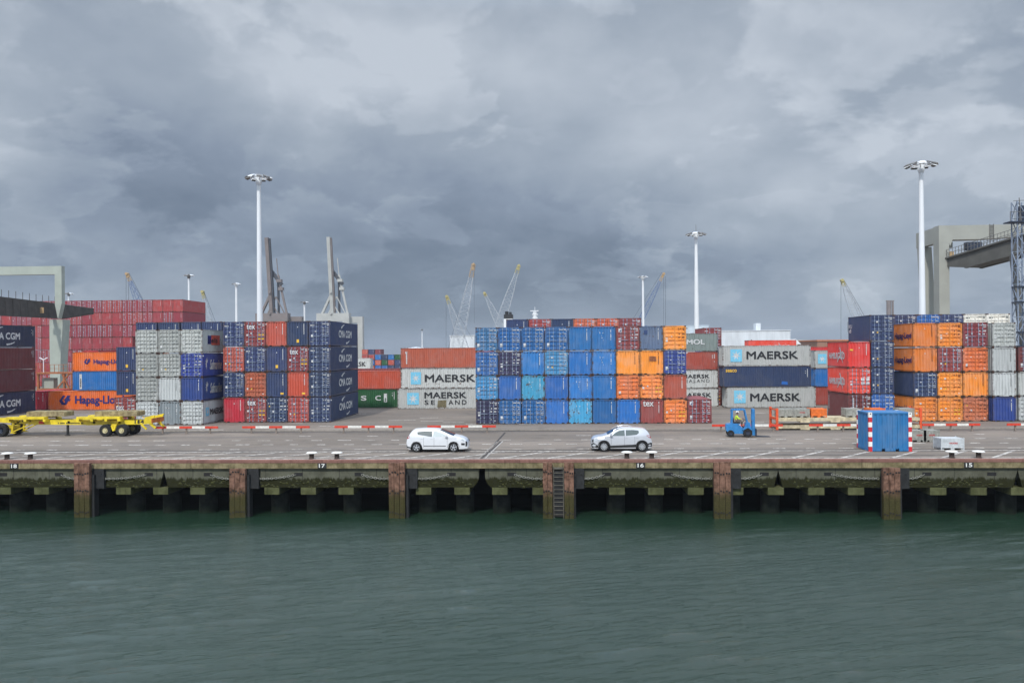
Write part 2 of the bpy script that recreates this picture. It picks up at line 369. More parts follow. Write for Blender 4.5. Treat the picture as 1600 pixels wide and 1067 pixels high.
# ------------------------------------------------------------------ quay wall
q = thing("quay_wall", "long concrete quay wall with red edge and mossy beam above the water", "quay wall", (0, YE, 0))
mb = MB(); mb.prism([(-.002, -.21), (-.002, -.03), (.03, 0.0), (.30, .004), (.30, -.21)], -130, 130, axis='X'); mb.build("edge_nosing", M_NOSE, q)
mb = MB(); mb.box(-130, 130, .02, .9, -.60, -.21); mb.build("fascia_beam", M_FASCIA, q)
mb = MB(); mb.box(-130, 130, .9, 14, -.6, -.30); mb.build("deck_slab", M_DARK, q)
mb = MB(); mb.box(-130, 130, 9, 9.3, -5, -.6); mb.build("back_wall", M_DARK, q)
# recessed beam: one panel per bay between cut-outs, with a rounded toe at the gaps
GAPX = [P(p, 740, YE+.45).x for p in (-60, 256, 752, 811 - 52 + 0, 1216, 1592)]
FEN = [(129.5, 0), (372, 0), (620.5, 0), (871.5, 1), (1128, 0), (1392, 0)]
FX = [(P(p, 760, YE-.3).x, l) for p, l in FEN]
yb = .24
gaps = sorted([P(256, 740, YE+yb).x, P(753, 740, YE+yb).x, P(1216, 740, YE+yb).x, P(1590, 740, YE+yb).x])
edges = [-130]+gaps+[130]
for i in range(len(edges)-1):
    a, b = edges[i]+.22, edges[i+1]-.22
    def toe(g, s_):       # s_=+1: the panel's right-hand end at gap g
        if abs(g-gaps[1]) < .01: return [(g-s_*.22, -.6), (g-s_*.22, -1.3), (g-s_*.27, -1.5), (g-s_*.40, -1.72), (g-s_*.62, -1.95)]
        return [(g-s_*.012, -.6), (g-s_*.012, -.80), (g-s_*.10, -1.15), (g-s_*.20, -1.55), (g-s_*.30, -1.95)]
    pr = toe(edges[i], -1)[::-1]+toe(edges[i+1], 1) if True else [(a, -.6), (b, -.6), (b, -1.3), (b-.05, -1.5), (b-.16, -1.72), (b-.40, -1.95), (a+.40, -1.95), (a+.16, -1.72), (a+.05, -1.5), (a, -1.3)]
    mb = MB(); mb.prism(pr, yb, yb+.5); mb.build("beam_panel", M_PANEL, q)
mb = MB(); x = -70            # shallow joints in the beam
while x < 70: mb.box(x, x+.025, yb-.004, yb+.03, -1.4, -.61); x += 2.62
mb.build("panel_joint", M_DARK, q)
mb = MB()                      # weedy ledge at the foot of the beam
for i in range(len(edges)-1):
    x = max(edges[i], -62)+1.0
    while x < min(edges[i+1], 64)-1.0:
        w = rnd.uniform(.15, .5); h = rnd.uniform(.03, .10)
        z = rnd.uniform(-1.93, -1.45); mb.add([(x, yb-.002, z-h), (x+w, yb-.002, z-h), (x+w*.8, yb-.05, z), (x+w*.2, yb-.05, z), (x+w*.5, yb-.002, z+h)], [(0, 1, 2, 3), (3, 2, 4), (0, 3, 4), (1, 4, 2)]); x += w*rnd.uniform(.25, .8)
mb.build("seaweed", plain("dark_olive_weed", (66, 68, 26), .9, 0, .7, 9), q)
# piles with caps: one below each cross beam
PILES = [21, 79, 205, 262, 319, 433+0, 489, 547, 606+60, 725, 783, 845, 963, 1023, 1084, 1145+0, 1207, 1269, 1330, 1456, 1518, 1580]
for px in PILES:
    X = P(px, 770, YE+1.2).x
    t = thing("pile", "grey round quay pile with mossy square cap, %s" % "x", "pile", (X, YE+1.9, ZW), group="piles under the quay")
    t['px'] = px
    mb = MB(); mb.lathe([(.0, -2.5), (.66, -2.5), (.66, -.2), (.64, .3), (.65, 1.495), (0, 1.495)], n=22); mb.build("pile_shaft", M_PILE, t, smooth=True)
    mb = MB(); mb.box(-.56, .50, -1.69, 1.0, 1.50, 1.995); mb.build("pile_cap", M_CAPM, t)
pl = sorted([o for o in COL.objects if o.name.startswith("pile") and o.get('px') is not None], key=lambda o: o['px'])
vis = [o for o in pl if -20 < o['px'] < 1620]
near = ["far left of the frame under the plate 18", "beside the left end fender"]
ORD = ["first", "second", "third", "fourth", "fifth", "sixth", "seventh", "eighth", "ninth", "tenth", "eleventh", "twelfth"]
h = (len(vis)+1)//2
for i, o in enumerate(vis):
    o['label'] = "round grey pile under the quay, %s from the %s" % ((ORD[i], "left") if i < h else (ORD[len(vis)-1-i], "right"))
for o in pl:
    if o not in vis: o['label'] = "round grey pile under the quay beyond the %s edge of the view" % ("left" if o['px'] < 0 else "right")
    del o['px']
# fenders: three (or two pairs of) heavy timbers on a steel arm, hung with chains
M_TIMBER = mat_concrete("reddish_tidal_timber", (.080, .044, .030), (.24, .135, .095), (-1.75, -2.7), (.055, .055, .018), patch=.65, scale=3)
M_STEELD = plain("black_rusty_steel", (40, 41, 42), .7, .2, .5)
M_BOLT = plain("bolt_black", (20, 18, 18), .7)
M_CHAIN = plain("galvanised_chain", (150, 150, 140), .6, .1)
mb = MB(); mb.cyl((0, -.035, 0), (0, .02, 0), .062, n=8); bolt_me = mb.mesh("bolt", M_BOLT)
def chain_mesh(a, b, sag):
    nl = max(6, int((Vector(a)-Vector(b)).length/.145))
    mb = MB(); a = Vector(a); b = Vector(b)
    pts = [a.lerp(b, i/nl)+Vector((0, 0, -4*sag*(i/nl)*(1-i/nl))) for i in range(nl+1)]
    for i in range(nl):
        c = (pts[i]+pts[i+1])/2; d = (pts[i+1]-pts[i]).normalized(); L = (pts[i+1]-pts[i]).length*.72
        w = Vector((0, 0, 1)) if i % 2 == 0 else Vector((0, 1, 0)); w = (w-d*w.dot(d)).normalized()
        ring = [c+d*(L*ca)+w*(.06*sa) for ca, sa in ((-1, 0), (-.55, 1), (.55, 1), (1, 0), (.55, -1), (-.55, -1))]
        mb.tube(ring+[ring[0]], .019, 4)
    return mb
FLAB = {0: "timber fender of three planks, %s"}
fpos = ["left of number plate 18 bay gap, leftmost full one", "second from the left, between plates 18 and 17", "third from the left, just right of plate 17", "in pairs around the ladder, left of plate 16",
        "third from the right, between plates 16 and 15", "rightmost, left of plate 15", "beyond the left edge of view", "beyond the right edge of view"]
flab = ["reddish timber fender right of the number 18, leftmost in the row", "reddish timber fender midway between the numbers 18 and 17", "reddish timber fender right of the number 17, below the white parked car",
        "split timber fender with the ladder between its two halves", "reddish timber fender right of the number 16 below the blue forklift", "reddish timber fender left of the number 15, rightmost in the row",
        "timber fender beyond the left edge of the view", "timber fender beyond the right edge of the view"]
PK = [P(p, 745, YE+.45).x for p in (-50, 8, 95, 235, 327, 468, 562, 706, 800, 948, 1044, 1193, 1293, 1446, 1547, 1690)]
for i, (X, lad) in enumerate(FX):
    t = thing("fender", flab[i], "fender", (X, YE, 0), group="timber fenders on the quay wall")
    xs = [(-.56, -.195), (-.185, .185), (.195, .56)] if not lad else [(-1.02, -.70), (-.69, -.36), (.44, .76), (.77, 1.10)]
    top = -.12 if i not in (1, 5) else -.52
    for k, (a, b) in enumerate(xs):
        mb = MB(); w = (b-a); zt = top-rnd.uniform(0, .06)
        # slightly worn corners
        for s_ in range(9):
            z0 = -4.6+s_*(zt+4.6)/9; z1 = -4.6+(s_+1)*(zt+4.6)/9; e = rnd.uniform(0, .02)
            mb.box(a+e, b-e*.6, -.46+rnd.uniform(-.012, .012), -.14, z0, z1-.0005)
        pk = mb.build("plank", M_TIMBER, t)
        for zz in (-.85, -2.15, -3.6):
            for dxx in (.25, .72): place(bolt_me, "bolt", pk, (a+w*dxx, -.46, zz+rnd.uniform(-.1, .1)))
    mb = MB(); w = .60 if not lad else 1.06
    mb.box(-w+.06, w-.04, -.14, .02, -3.9, -.75)            # steel back frame
    mb.box(w-.02, w+.16, -.2, .4, -4.2, -1.0); mb.box(w-.02, w+.75, .0, .42, -2.0, -.62)
    mb.beam((w, -.05, -1.9), (w+.9, .35, -1.35), .09); mb.beam((w, -.05, -1.3), (w+.85, .35, -1.2), .07)
    mb.cyl((w+.55, -.05, -1.0), (w+.55, .05, -1.0), .07, n=8)
    mb.build("fender_arm", M_STEELD, t)
    if lad: 
        mb = MB()
        for sx_ in (-.30, .36): mb.box(sx_, sx_+.05, -.22, -.16, -4.5, -.45)
        z = -.62
        while z > -4.2: mb.box(-.25, .36, -.215, -.175, z, z+.045); z -= .285
        mb.box(-.28, .38, -.24, -.16, -.62, -.50)
        lo = mb.build("ladder", plain("wet_galvanised_steel", (112, 108, 98), .5, .3), None, (X, YE, 0)); tag(lo, "galvanised steel ladder between the two halves of the middle fender", "ladder")
    for sgn in (-1, 1):
        w0 = w+.05 if sgn > 0 else w
        ps = [q_-X for q_ in PK if (q_-X)*sgn > w0+(.9 if sgn > 0 else .35)]
        if ps: tg = min(ps, key=abs); chain_mesh((sgn*(w0+(.62 if sgn > 0 else .02)), .12, -1.32), (tg-sgn*.2, yb-.03, -1.06), .10).build("chain", M_CHAIN, t)
# chain shackle pockets as black blocks; the shade of their recess is the colour
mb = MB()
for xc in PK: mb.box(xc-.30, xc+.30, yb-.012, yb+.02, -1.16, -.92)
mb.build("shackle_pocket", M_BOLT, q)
# ------------------------------------------------------------------ bollards and number plates
M_BOLL = plain("rusty_bollard_iron", (70, 58, 52), .8, 0, .5)
M_BOLLW = plain("white_bollard_cap", (222, 220, 214), .6, 0, .2)
bl = ["left bollard above number 18", "right bollard above number 18", "left bollard above number 17", "right bollard above number 17", "left bollard before the silver car above number 16", "right bollard before the silver car above number 16",
      "left bollard near the white crate above number 15", "right bollard near the white crate above number 15"]
bm0 = MB(); bm0.lathe([(.19, 0), (.19, .03), (.165, .05), (.165, .40)], n=18); bp = bm0.mesh("bollard_post", M_BOLL, True)
bm0 = MB(); bm0.lathe([(.165, .36), (.30, .37), (.395, .40), (.39, .43), (.30, .47), (.15, .495), (0, .50)], n=22); bc = bm0.mesh("bollard_cap", M_BOLLW, True)
for i, px in enumerate((10, 46.5, 486.5, 526, 979.6, 1018.5, 1488, 1530)):
    g = P(px, 717, YE+.55)
    t = thing("bollard", "white-capped mooring "+bl[i].replace("left bollard", "bollard, left one").replace("right bollard", "bollard, right one"), "bollard", (g.x, YE+.62, .004), group="mooring bollards along the quay edge")
    place(bp, "bollard_post", t); place(bc, "bollard_cap", t)
M_PLATE = plain("black_sign_plate", (38, 38, 38), .6); M_WPAINT = plain("white_sign_paint", (228, 228, 222), .6, 0, .15)
for n_, px in (("18", 22), ("17", 503), ("16", 1001), ("15", 1514)):
    c = P(px, 726.5, YE)
    t = thing("number_plate", "black plate with white number %s on the quay edge" % n_, "sign", (c.x, YE, -.58), group="berth number plates")
    mb = MB(); mb.box(-.31, .31, -.012, .018, 0, .36); mb.build("plate", M_PLATE, t)
    place(text_mesh(n_, .40, .25, M_WPAINT, .015), "lettering", t, (-.2, -.017, .055))
# ------------------------------------------------------------------ shipping containers
CC = {  # key: (enamel as photographed, rust, words)
 'blue': ((32, 112, 182), .35, "blue"), 'dblue': ((36, 102, 170), .3, "deep blue"), 'mblue': ((42, 122, 184), .35, "mid blue"), 'lblue': ((72, 150, 208), .35, "light blue"),
 'cyan': ((66, 160, 200), .62, "rusty cyan"), 'navy': ((46, 63, 102), .25, "navy"), 'cma': ((38, 48, 76), .2, "dark navy"), 'dnavy': ((52, 52, 88), .3, "dark navy"), 'royal': ((44, 68, 146), .2, "royal blue"),
 'brown': ((142, 62, 64), .35, "brown-red"), 'rorange': ((184, 80, 66), .3, "red-orange"), 'dbrown': ((112, 52, 52), .3, "dark brown"), 'orange': ((238, 144, 52), .3, "orange"), 'worange': ((236, 130, 64), .5, "faded orange"), 'borange': ((196, 112, 74), .6, "brownish orange"),
 'grey': ((174, 178, 174), .3, "grey"), 'lgrey': ((190, 195, 194), .35, "light grey"), 'bgrey': ((128, 138, 142), .5, "blue-grey"), 'slate': ((88, 108, 134), .5, "slate blue"), 'dgrey': ((84, 90, 96), .3, "dark grey"),
 'red': ((204, 44, 46), .2, "bright red"), 'hred': ((216, 52, 50), .2, "bright red"), 'ered': ((166, 62, 68), .12, "dull red"), 'green': ((28, 94, 52), .25, "green"), 'white': ((232, 228, 216), .1, "white"),
 'hapag': ((240, 120, 36), .15, "orange"), 'teal': ((60, 116, 156), .45, "worn blue-green"), 'molg': ((120, 132, 128), .4, "grey-green"), 'rustor': ((204, 92, 60), .25, "orange-red"), 'brick': ((170, 78, 62), .3, "brick red"), 'msk': ((186, 189, 186), .5, "light grey")}
def cpaint(k): c = CC[k]; return paint(k, c[0], c[1])
M_BAR = plain("galvanised_bar", (156, 170, 190), .5, .3, .25, bump=0)
M_DEC = plain("white_decal", (208, 210, 210), .6, 0, .25, bump=0); M_DECD = plain("dark_decal", (84, 48, 34), .6, 0, .3, bump=0); M_DECY = plain("yellow_decal", (232, 186, 60), .6, 0, .15, bump=0)
M_DECG = plain("grey_decal", (112, 118, 118), .6, 0, .2, bump=0); M_DECK = plain("black_decal", (28, 32, 38), .6, 0, .2, bump=0); M_DECN = plain("dark_blue_decal", (30, 36, 110), .6, 0, .2, bump=0); M_DECB = plain("pale_blue_decal", (120, 196, 226), .6, 0, .1, bump=0)
M_DECR = plain("red_decal", (190, 52, 50), .6, 0, .15, bump=0); M_GAP = plain("shadow_gap_underframe", (30, 26, 25), .8); M_CAST = plain("rusty_corner_casting", (84, 62, 52), .8, .1, .5, bump=.2)
CM = {}
def cached(key, fn):
    if key not in CM: CM[key] = fn()
    return CM[key]
def frame_mesh(W, L, H, k):
    def f():
        mb = MB(); a = W/2; l = L/2; p = .13
        for sx_ in (-1, 1):
            for sy in (-1, 1):
                mb.box(sx_*a, sx_*(a-p), sy*l, sy*(l-.14), .12, H-.12)
                mb.box(sx_*(a+.004), sx_*(a-.17), sy*(l+.006), sy*(l-.18), 0, .12, 1); mb.box(sx_*(a+.004), sx_*(a-.17), sy*(l+.006), sy*(l-.18), H-.12, H, 1)
        for sy in (-1, 1):
            mb.box(-a+.17, a-.17, sy*(l-.01), sy*(l-.11), .02, .15); mb.box(-a+.17, a-.17, sy*(l-.01), sy*(l-.11), H-.135, H-.015)
        for sx_ in (-1, 1):
            mb.box(sx_*(a-.01), sx_*(a-.08), -l+.18, l-.18, .03, .17); mb.box(sx_*(a-.012), sx_*(a-.07), -l+.18, l-.18, H-.09, H-.02)
        for sx_ in (-.62, .62): mb.box(sx_-.14, sx_+.14, -l-.0, -l+.2, .021, .11, 2)
        return mb.mesh("container_frame", [paint(k, CC[k][0], CC[k][1]+.3, grime=.5), M_CAST, M_GAP])
    return cached(('f', W, L, H, k), f)
def corr_profile(a, b, pitch, depth):
    n = max(2, int((b-a)/pitch)); p = (b-a)/n; out = [(a, 0)]
    for i in range(n):
        x = a+i*p; out += [(x+p*.40, 0), (x+p*.50, depth), (x+p*.90, depth), (x+p, 0)]
    return out
def side_mesh(W, L, H, k, sgn, far=False):
    def f():
        mb = MB(); pr = corr_profile(-L/2+.14, L/2-.14, .28 if not far else .5, .055); z0, z1 = .17, H-.09; x = sgn*(W/2-.014)
        vs = []; 
        for y, d in pr: vs += [(x-sgn*d, y, z0), (x-sgn*d, y, z1)]
        mb.add(vs, [(2*i, 2*i+2, 2*i+3, 2*i+1) for i in range(len(pr)-1)])
        me = mb.mesh("side_panel", cpaint(k)); return me
    return cached(('s', W, L, H, k, sgn, far), f)
def end_mesh(W, L, H, k, sgn):
    def f():
        mb = MB(); pr = corr_profile(-W/2+.13, W/2-.13, .27, .06); z0, z1 = .15, H-.135; y = sgn*(L/2-.025); vs = []
        for x, d in pr: vs += [(x, y-sgn*d, z0), (x, y-sgn*d, z1)]
        mb.add(vs, [(2*i, 2*i+2, 2*i+3, 2*i+1) for i in range(len(pr)-1)])
        return mb.mesh("end_panel", cpaint(k))
    return cached(('e', W, L, H, k, sgn), f)
def roof_mesh(W, L, H, k):
    def f():
        mb = MB(); pr = corr_profile(-L/2+.11, L/2-.11, .5, .02); vs = []
        for y, d in pr: vs += [(-W/2+.07, y, H-.03-d), (W/2-.07, y, H-.03-d)]
        mb.add(vs, [(2*i, 2*i+2, 2*i+3, 2*i+1) for i in range(len(pr)-1)])
        mb.box(-W/2+.08, W/2-.08, -L/2+.12, L/2-.12, .10, .16, 0)
        return mb.mesh("roof_panel", cpaint(k))
    return cached(('r', W, L, H, k), f)
def door_mesh(W, L, H, k, sgn, bars):
    def f():
        mb = MB(); w = W/2-.145; x0, x1 = (-w, -.022) if sgn < 0 else (.022, w); y = -L/2+.03; z0, z1 = .16, H-.145
        h = z1-z0; n = 5; prof = [(z0, 0)]; z = z0+.10; st = (h-.2)/n
        for i in range(n): a = z+i*st; prof += [(a+st*.22, 0), (a+st*.28, .065), (a+st*.72, .065), (a+st*.78, 0)]
        prof.append((z1, 0)); e = .06; vs = []
        for zz, d in prof: vs += [(x0+e, y+d, zz), (x1-e, y+d, zz)]
        mb.add(vs, [(2*i, 2*i+1, 2*i+3, 2*i+2) for i in range(len(prof)-1)])
        mb.box(x0, x0+e, y-.006, y+.05, z0, z1); mb.box(x1-e, x1, y-.006, y+.05, z0, z1)
        return mb.mesh("door", cpaint(k))
    return cached(('d', W, L, H, k, sgn), f)
def bar_mesh(W, L, H, mat):
    def f():
        mb = MB(); y = -L/2-.005
        mb.cyl((0, y, .09), (0, y, H-.08), .024, n=6)
        for zz in (.13, .62, 1.25, H-.65, H-.2): mb.box(-.055, .055, y-.02, y+.03, zz-.035, zz+.035)
        mb.box(0, .34, y-.03, y-.012, 1.02, 1.06)
        return mb.mesh("locking_bar", mat)
    return cached(('b', W, L, H, mat.name), f)
def txtrow(mb, r, x, z, n, h, w=None, m=0, vert=False, y=0):
    """a short row of tiny painted characters too small to read"""
    w = w or h*.72; p = x
    for i in range(n):
        if r.random() < .88:
            if vert: mb.add([(x-h*.4, y, z-i*h*1.25), (x+h*.4, y, z-i*h*1.25), (x+h*.4, y, z-i*h*1.25-h), (x-h*.4, y, z-i*h*1.25-h)], [(0, 3, 2, 1)], m)
            else: mb.add([(p, y, z), (p+w*.8, y, z), (p+w*.8, y, z+h), (p, y, z+h)], [(0, 1, 2, 3)], m)
        p += w
def doormark_mesh(W, L, H, style, main):
    def f():
        mb = MB(); r = random.Random(style*7+3); y = -L/2+.022; yy = dict(y=y)
        mats = [main, M_DEC, M_DECY]
        x = .26; z = H*.86
        txtrow(mb, r, x+.02, z, 5, .09, .085, **yy); txtrow(mb, r, x+.52, z, 6, .11, .085, **yy); txtrow(mb, r, x+.55, z-.16, 4, .09, .085, **yy)
        if style % 3 != 2:
            for i in range(4+style % 2):
                zz = H*(.70-.082*i); txtrow(mb, r, x+.02, zz, 3, .06, .08, **yy); txtrow(mb, r, x+.52, zz, 4, .06, .09, **yy)
        else:
            for i in (0, 1): txtrow(mb, r, x+.05, H*(.62-.13*i), 3, .13, .11, **yy); txtrow(mb, r, x+.48, H*(.62-.13*i), 4, .13, .11, **yy)
        def rect(x0, z0, w, h, m): mb.add([(x0, y, z0), (x0+w, y, z0), (x0+w, y, z0+h), (x0, y, z0+h)], [(0, 1, 2, 3)], m)
        rect(W/2-.42, .30, .16, .07, 1)
        if style == 0: txtrow(mb, r, -.98, H*.80, 4, .12, .11, **yy); rect(-.52, H*.56, .16, .08, 1); rect(-.92, H*.36, .2, .24, 1)
        elif style == 1: rect(-.5, H*.58, .15, .08, 1); rect(-.95, H*.22, .22, .26, 1)
        elif style == 2: rect(-.95, H*.46, .26, .10, 1); rect(-.92, H*.33, .2, .2, 1); rect(-.38, H*.52, .14, .14, 1)
        elif style == 3: rect(-.55, H*.70, .17, .16, 1); rect(-.5, H*.3, .14, .14, 2); rect(-.95, H*.3, .16, .18, 1)
        elif style == 4: rect(-.5, H*.5, .15, .15, 1); rect(-.95, H*.42, .18, .2, 1); txtrow(mb, r, -.98, H*.18, 5, .07, **yy); rect(.3, H*.44, .3, .13, 2); rect(.68, H*.44, .3, .13, 2); rect(.3, H*.28, .3, .13, 2); rect(.68, H*.28, .3, .13, 2)
        elif style == 5: txtrow(mb, r, -.98, H*.74, 6, .1, .1, **yy); rect(-.5, H*.4, .16, .2, 1); rect(-.9, H*.62, .12, .12, 2)
        txtrow(mb, r, -.96, .42, 4, .07, **yy); txtrow(mb, r, .3, .42, 4, .07, **yy)
        return mb.mesh("door_marking", mats)
    return cached(('dm', W, L, H, style, main.name), f)
def endmark_mesh(W, L, H, style, main):
    def f():
        mb = MB(); r = random.Random(style+11); y = -L/2+.019
        txtrow(mb, r, W*.30, H*.90, 11, .085, vert=True, y=y)
        def rect(x0, z0, w, h, m): mb.add([(x0, y, z0), (x0+w, y, z0), (x0+w, y, z0+h), (x0, y, z0+h)], [(0, 1, 2, 3)], m)
        if style in (1, 2): mb.add([(-.07, y, H*.74), (.07, y, H*.74), (0, y, H*.79)], [(0, 1, 2)], 1)
        if style == 1: rect(-.12, H*.14, .26, .34, 2)
        if style == 3: rect(.40, H*.10, .34, .2, 2)
        if style == 4:
            for i in range(9): a = r.uniform(-.8, .8); rect(a, r.uniform(.3, H*.8), r.uniform(.03, .1), r.uniform(.03, .08), 1)
        return mb.mesh("end_marking", [main, M_DEC, M_DECY])
    return cached(('em', W, L, H, style, main.name), f)
# ---- logos, in the local x,z plane facing -Y
def star_mb(w, h, pts=7, m_sq=0, m_st=1, inner=.30):
    mb = MB(); mb.add([(0, 0, 0), (w, 0, 0), (w, 0, h), (0, 0, h)], [(0, 1, 2, 3)], m_sq)
    c = (w/2, h/2); vs = [(c[0], -.004, c[1])]; R_ = min(w, h)*.46
    for i in range(2*pts):
        t = math.pi/2+math.pi*i/pts; r = R_ if i % 2 == 0 else R_*inner
        vs.append((c[0]+r*math.cos(t)*w/min(w, h), -.004, c[1]+r*math.sin(t)))
    mb.add(vs, [(0, 1+i, 1+(i+1) % (2*pts)) for i in range(2*pts)], m_st); return mb
def arcs_mb(w, h):
    """two broken swooshes above and below a name"""
    mb = MB()
    for a0, a1, s in ((98, 140, 1), (-82, -40, 1)):
        vs = []; n = 9
        for i in range(n+1):
            t = R(a0+(a1-a0)*i/n); k = i/n if a0 < 0 else 1-i/n
            wd = .05+.10*(1-k if a0 < 0 else 1-k)
            for q in (1, 1-wd*1.3): vs.append((w/2+w/2*q*math.cos(t), 0, h/2+h/2*q*math.sin(t)))
        mb.add(vs, [(2*i, 2*i+1, 2*i+3, 2*i+2) for i in range(n)])
    return mb
def hapag_mb(w, h):
    mb = MB()
    def q(*p): mb.add([(a*w, 0, b*h) for a, b in p], [tuple(range(len(p)))])
    q((.30, 1), (.52, 1), (.26, .50), (.50, 0), (.22, 0), (0, .42)); q((.68, 1), (.95, 1), (.84, .62), (.98, .60), (.86, .38), (.74, .38), (.58, 0), (.34, 0), (.50, .36), (.40, .50), (.52, .66)); return mb
def flower_mb(w, h):
    mb = MB(); r = random.Random(5)
    for i in range(7):
        t = R(40+i*36); a = (w/2, h/2); b = (w/2+w*.45*math.cos(t), h/2+h*.48*math.sin(t)); n = Vector((-math.sin(t), math.cos(t)))*w*.09; m_ = ((a[0]+b[0])/2, (a[1]+b[1])/2)
        mb.add([(a[0], 0, a[1]), (m_[0]+n.x, 0, m_[1]+n.y), (b[0], 0, b[1]), (m_[0]-n.x, 0, m_[1]-n.y)], [(0, 1, 2, 3)])
    return mb
def figure_mb(w, h):
    """white dancing-figure emblem with thrown-out arms"""
    mb = MB()
    for a, b, t0, t1 in (((.42, .98), (.55, .62), .03, .07), ((.55, .62), (.48, .40), .09, .10), ((.48, .42), (.20, .22), .06, .03), ((.20, .22), (.06, .02), .04, .02), ((.50, .42), (.70, .20), .06, .04), ((.70, .20), (.80, .0), .04, .02),
                         ((.55, .60), (.88, .70), .04, .02), ((.55, .58), (.20, .62), .04, .02), ((.42, .98), (.30, .84), .02, .01)):
        a = Vector((a[0]*w, a[1]*h)); b = Vector((b[0]*w, b[1]*h)); d = (b-a).normalized(); n = Vector((-d.y, d.x))*w
        mb.add([((a+n*t0).x, 0, (a+n*t0).y), ((a-n*t0).x, 0, (a-n*t0).y), ((b-n*t1).x, 0, (b-n*t1).y), ((b+n*t1).x, 0, (b+n*t1).y)], [(0, 1, 2, 3)])
    return mb
def put(me, name, root, face, u, v_):
    """fix flat artwork to a face of a container: front, left or right; u metres from that face's left edge, v up"""
    W, L, H = root['dims']
    if face == 'front': loc, rz = (-W/2+u, -L/2-.004, v_), 0
    elif face == 'right': loc, rz = (W/2+.002, -L/2+u, v_), R(90)
    else: loc, rz = (-W/2-.002, L/2-u, v_), R(-90)
    return place(me, name, root, loc, rz)
def text(root, face, s, u, v_, w, h, mat=None, **k): return put(text_mesh(s, w, h, mat or M_DEC, **k), "lettering", root, face, u, v_)
def sideids(root, face, mat):
    W, L, H = root['dims']
    mb = MB(); r = random.Random(int(root['tone']*999))
    txtrow(mb, r, 0, 0, 7, .12, vert=True); txtrow(mb, r, -.25, -.1, 4, .10, vert=True)
    put(mb.mesh("side_marking", mat), "side_marking", root, face, L-.45, H*.86)
def logo(root, face, kind):
    W, L, H = root['dims']
    if kind == 'cma':
        c = L*.52; text(root, face, "CMA CGM", c-L*.23, H*.36, L*.46, H*.29, bold=.02)
        put(arcs_mb(L*.40, H*.84).mesh("swoosh_emblem", M_DEC), "swoosh_emblem", root, face, c-L*.20, H*.08)
    elif kind == 'saf':
        put(flower_mb(.9, 1.4).mesh("flower_emblem", M_DEC), "flower_emblem", root, face, L*.10, H*.28); text(root, face, "Safmarine", L*.30, H*.30, L*.50, H*.42, shear=.35, bold=.012)
    elif kind == 'mskside':
        put(star_mb(.8, .9).mesh("star_emblem", [M_DECB, M_DEC]), "star_emblem", root, face, L*.12, H*.34); text(root, face, "MAERSK", L*.30, H*.38, L*.55, H*.24, M_DECK, bold=.02)
    elif kind == 'hela':
        mb = MB(); mb.add([(0, 0, 0), (.9, 0, 0), (.9, 0, .9), (0, 0, .9)], [(0, 1, 2, 3)]); mb.add([(.9, 0, -.1), (3.1, 0, -.1), (3.1, 0, .95), (.9, 0, .95)], [(0, 1, 2, 3)], 1)
        put(mb.mesh("two_colour_emblem", [M_DECN, plain("orange_decal", (222, 92, 66), .6)]), "two_colour_emblem", root, face, L*.22, H*.38)
        text(root, face, "ka", L*.235, H*.42, .7, .5); text(root, face, "elis", L*.38, H*.43, 1.5, .55, M_DECK, bold=.02); text(root, face, "rental", L*.46, H*.24, 1.1, .2)
    elif kind == 'ham':
        text(root, face, "HAMBURG S\u00dcD", L*.08, H*.33, L*.78, H*.30, bold=.01); put(figure_mb(L*.36, H*.62).mesh("figure_emblem", M_DEC), "figure_emblem", root, face, L*.48, H*.18)
    elif kind == 'isl':
        put(hapag_mb(.95, 1.0).mesh("arrow_emblem", M_DECN), "arrow_emblem", root, face, L*.07, H*.30); text(root, face, "Hapag-Lloyd", L*.29, H*.30, L*.64, H*.32, M_DECN, bold=.012)
NC = [0]
def container(k, kind, W, L, H, X, Y, Z, rz=0, label='', group=None, style=None, main=None, faces=('l', 'r'), far=False, barmat=None):
    """kind: d = doors in front, e = corrugated end in front; origin at the centre of the base"""
    W, L, H = round(W, 2), round(L, 2), round(H, 2); NC[0] += 1
    t = thing("shipping_container", label, "container", (X, Y, Z), rz, group, tone=random.random()); t['dims'] = (W, L, H)
    r = random.Random(NC[0])
    place(frame_mesh(W, L, H, k), "frame", t); place(roof_mesh(W, L, H, k), "roof_panel", t)
    place(side_mesh(W, L, H, k, -1, far), "side_panel", t); place(side_mesh(W, L, H, k, 1, far), "side_panel", t)
    place(end_mesh(W, L, H, k, 1), "end_panel", t)
    light = k in ('orange', 'worange', 'borange', 'hapag', 'grey', 'lgrey', 'msk', 'white', 'molg'); main = main or ((M_DECG if k in ('grey', 'lgrey', 'msk', 'white', 'molg') else M_DECD) if light else M_DEC)
    if kind == 'e':
        place(end_mesh(W, L, H, k, -1), "end_panel", t); place(endmark_mesh(W, L, H, r.randrange(0, 5) if style is None else style, main), "end_marking", t)
    else:
        st = r.randrange(0, 6) if style is None else style; mt = barmat or (cpaint(k) if light else M_BAR)
        for sg in (-1, 1):
            d = place(door_mesh(W, L, H, k, sg, 2), "door", t)
            if not far:
                for f_ in (.30, .68):
                    b = place(bar_mesh(W, L, H, mt), "locking_bar", d, (sg*(W/2-.14)*f_, 0, 0))
        if far:
            def fb():
                mb = MB()
                for x in (-.36, -.84, .36, .84): mb.box(x-.03, x+.03, -L/2-.01, -L/2+.02, .1, H-.1)
                return mb.mesh("locking_bars", mt)
            place(cached(('fb', W, L, H, mt.name), fb), "locking_bars", t)
        place(doormark_mesh(W, L, H, st, main), "door_marking", t)
    return t
ORDN = ["bottom", "second", "third", "fourth", "fifth", "sixth", "seventh"]
def tiername(i, n): return "top tier" if i == n-1 else ("bottom tier" if i == 0 else "%s tier up" % ORDN[i])
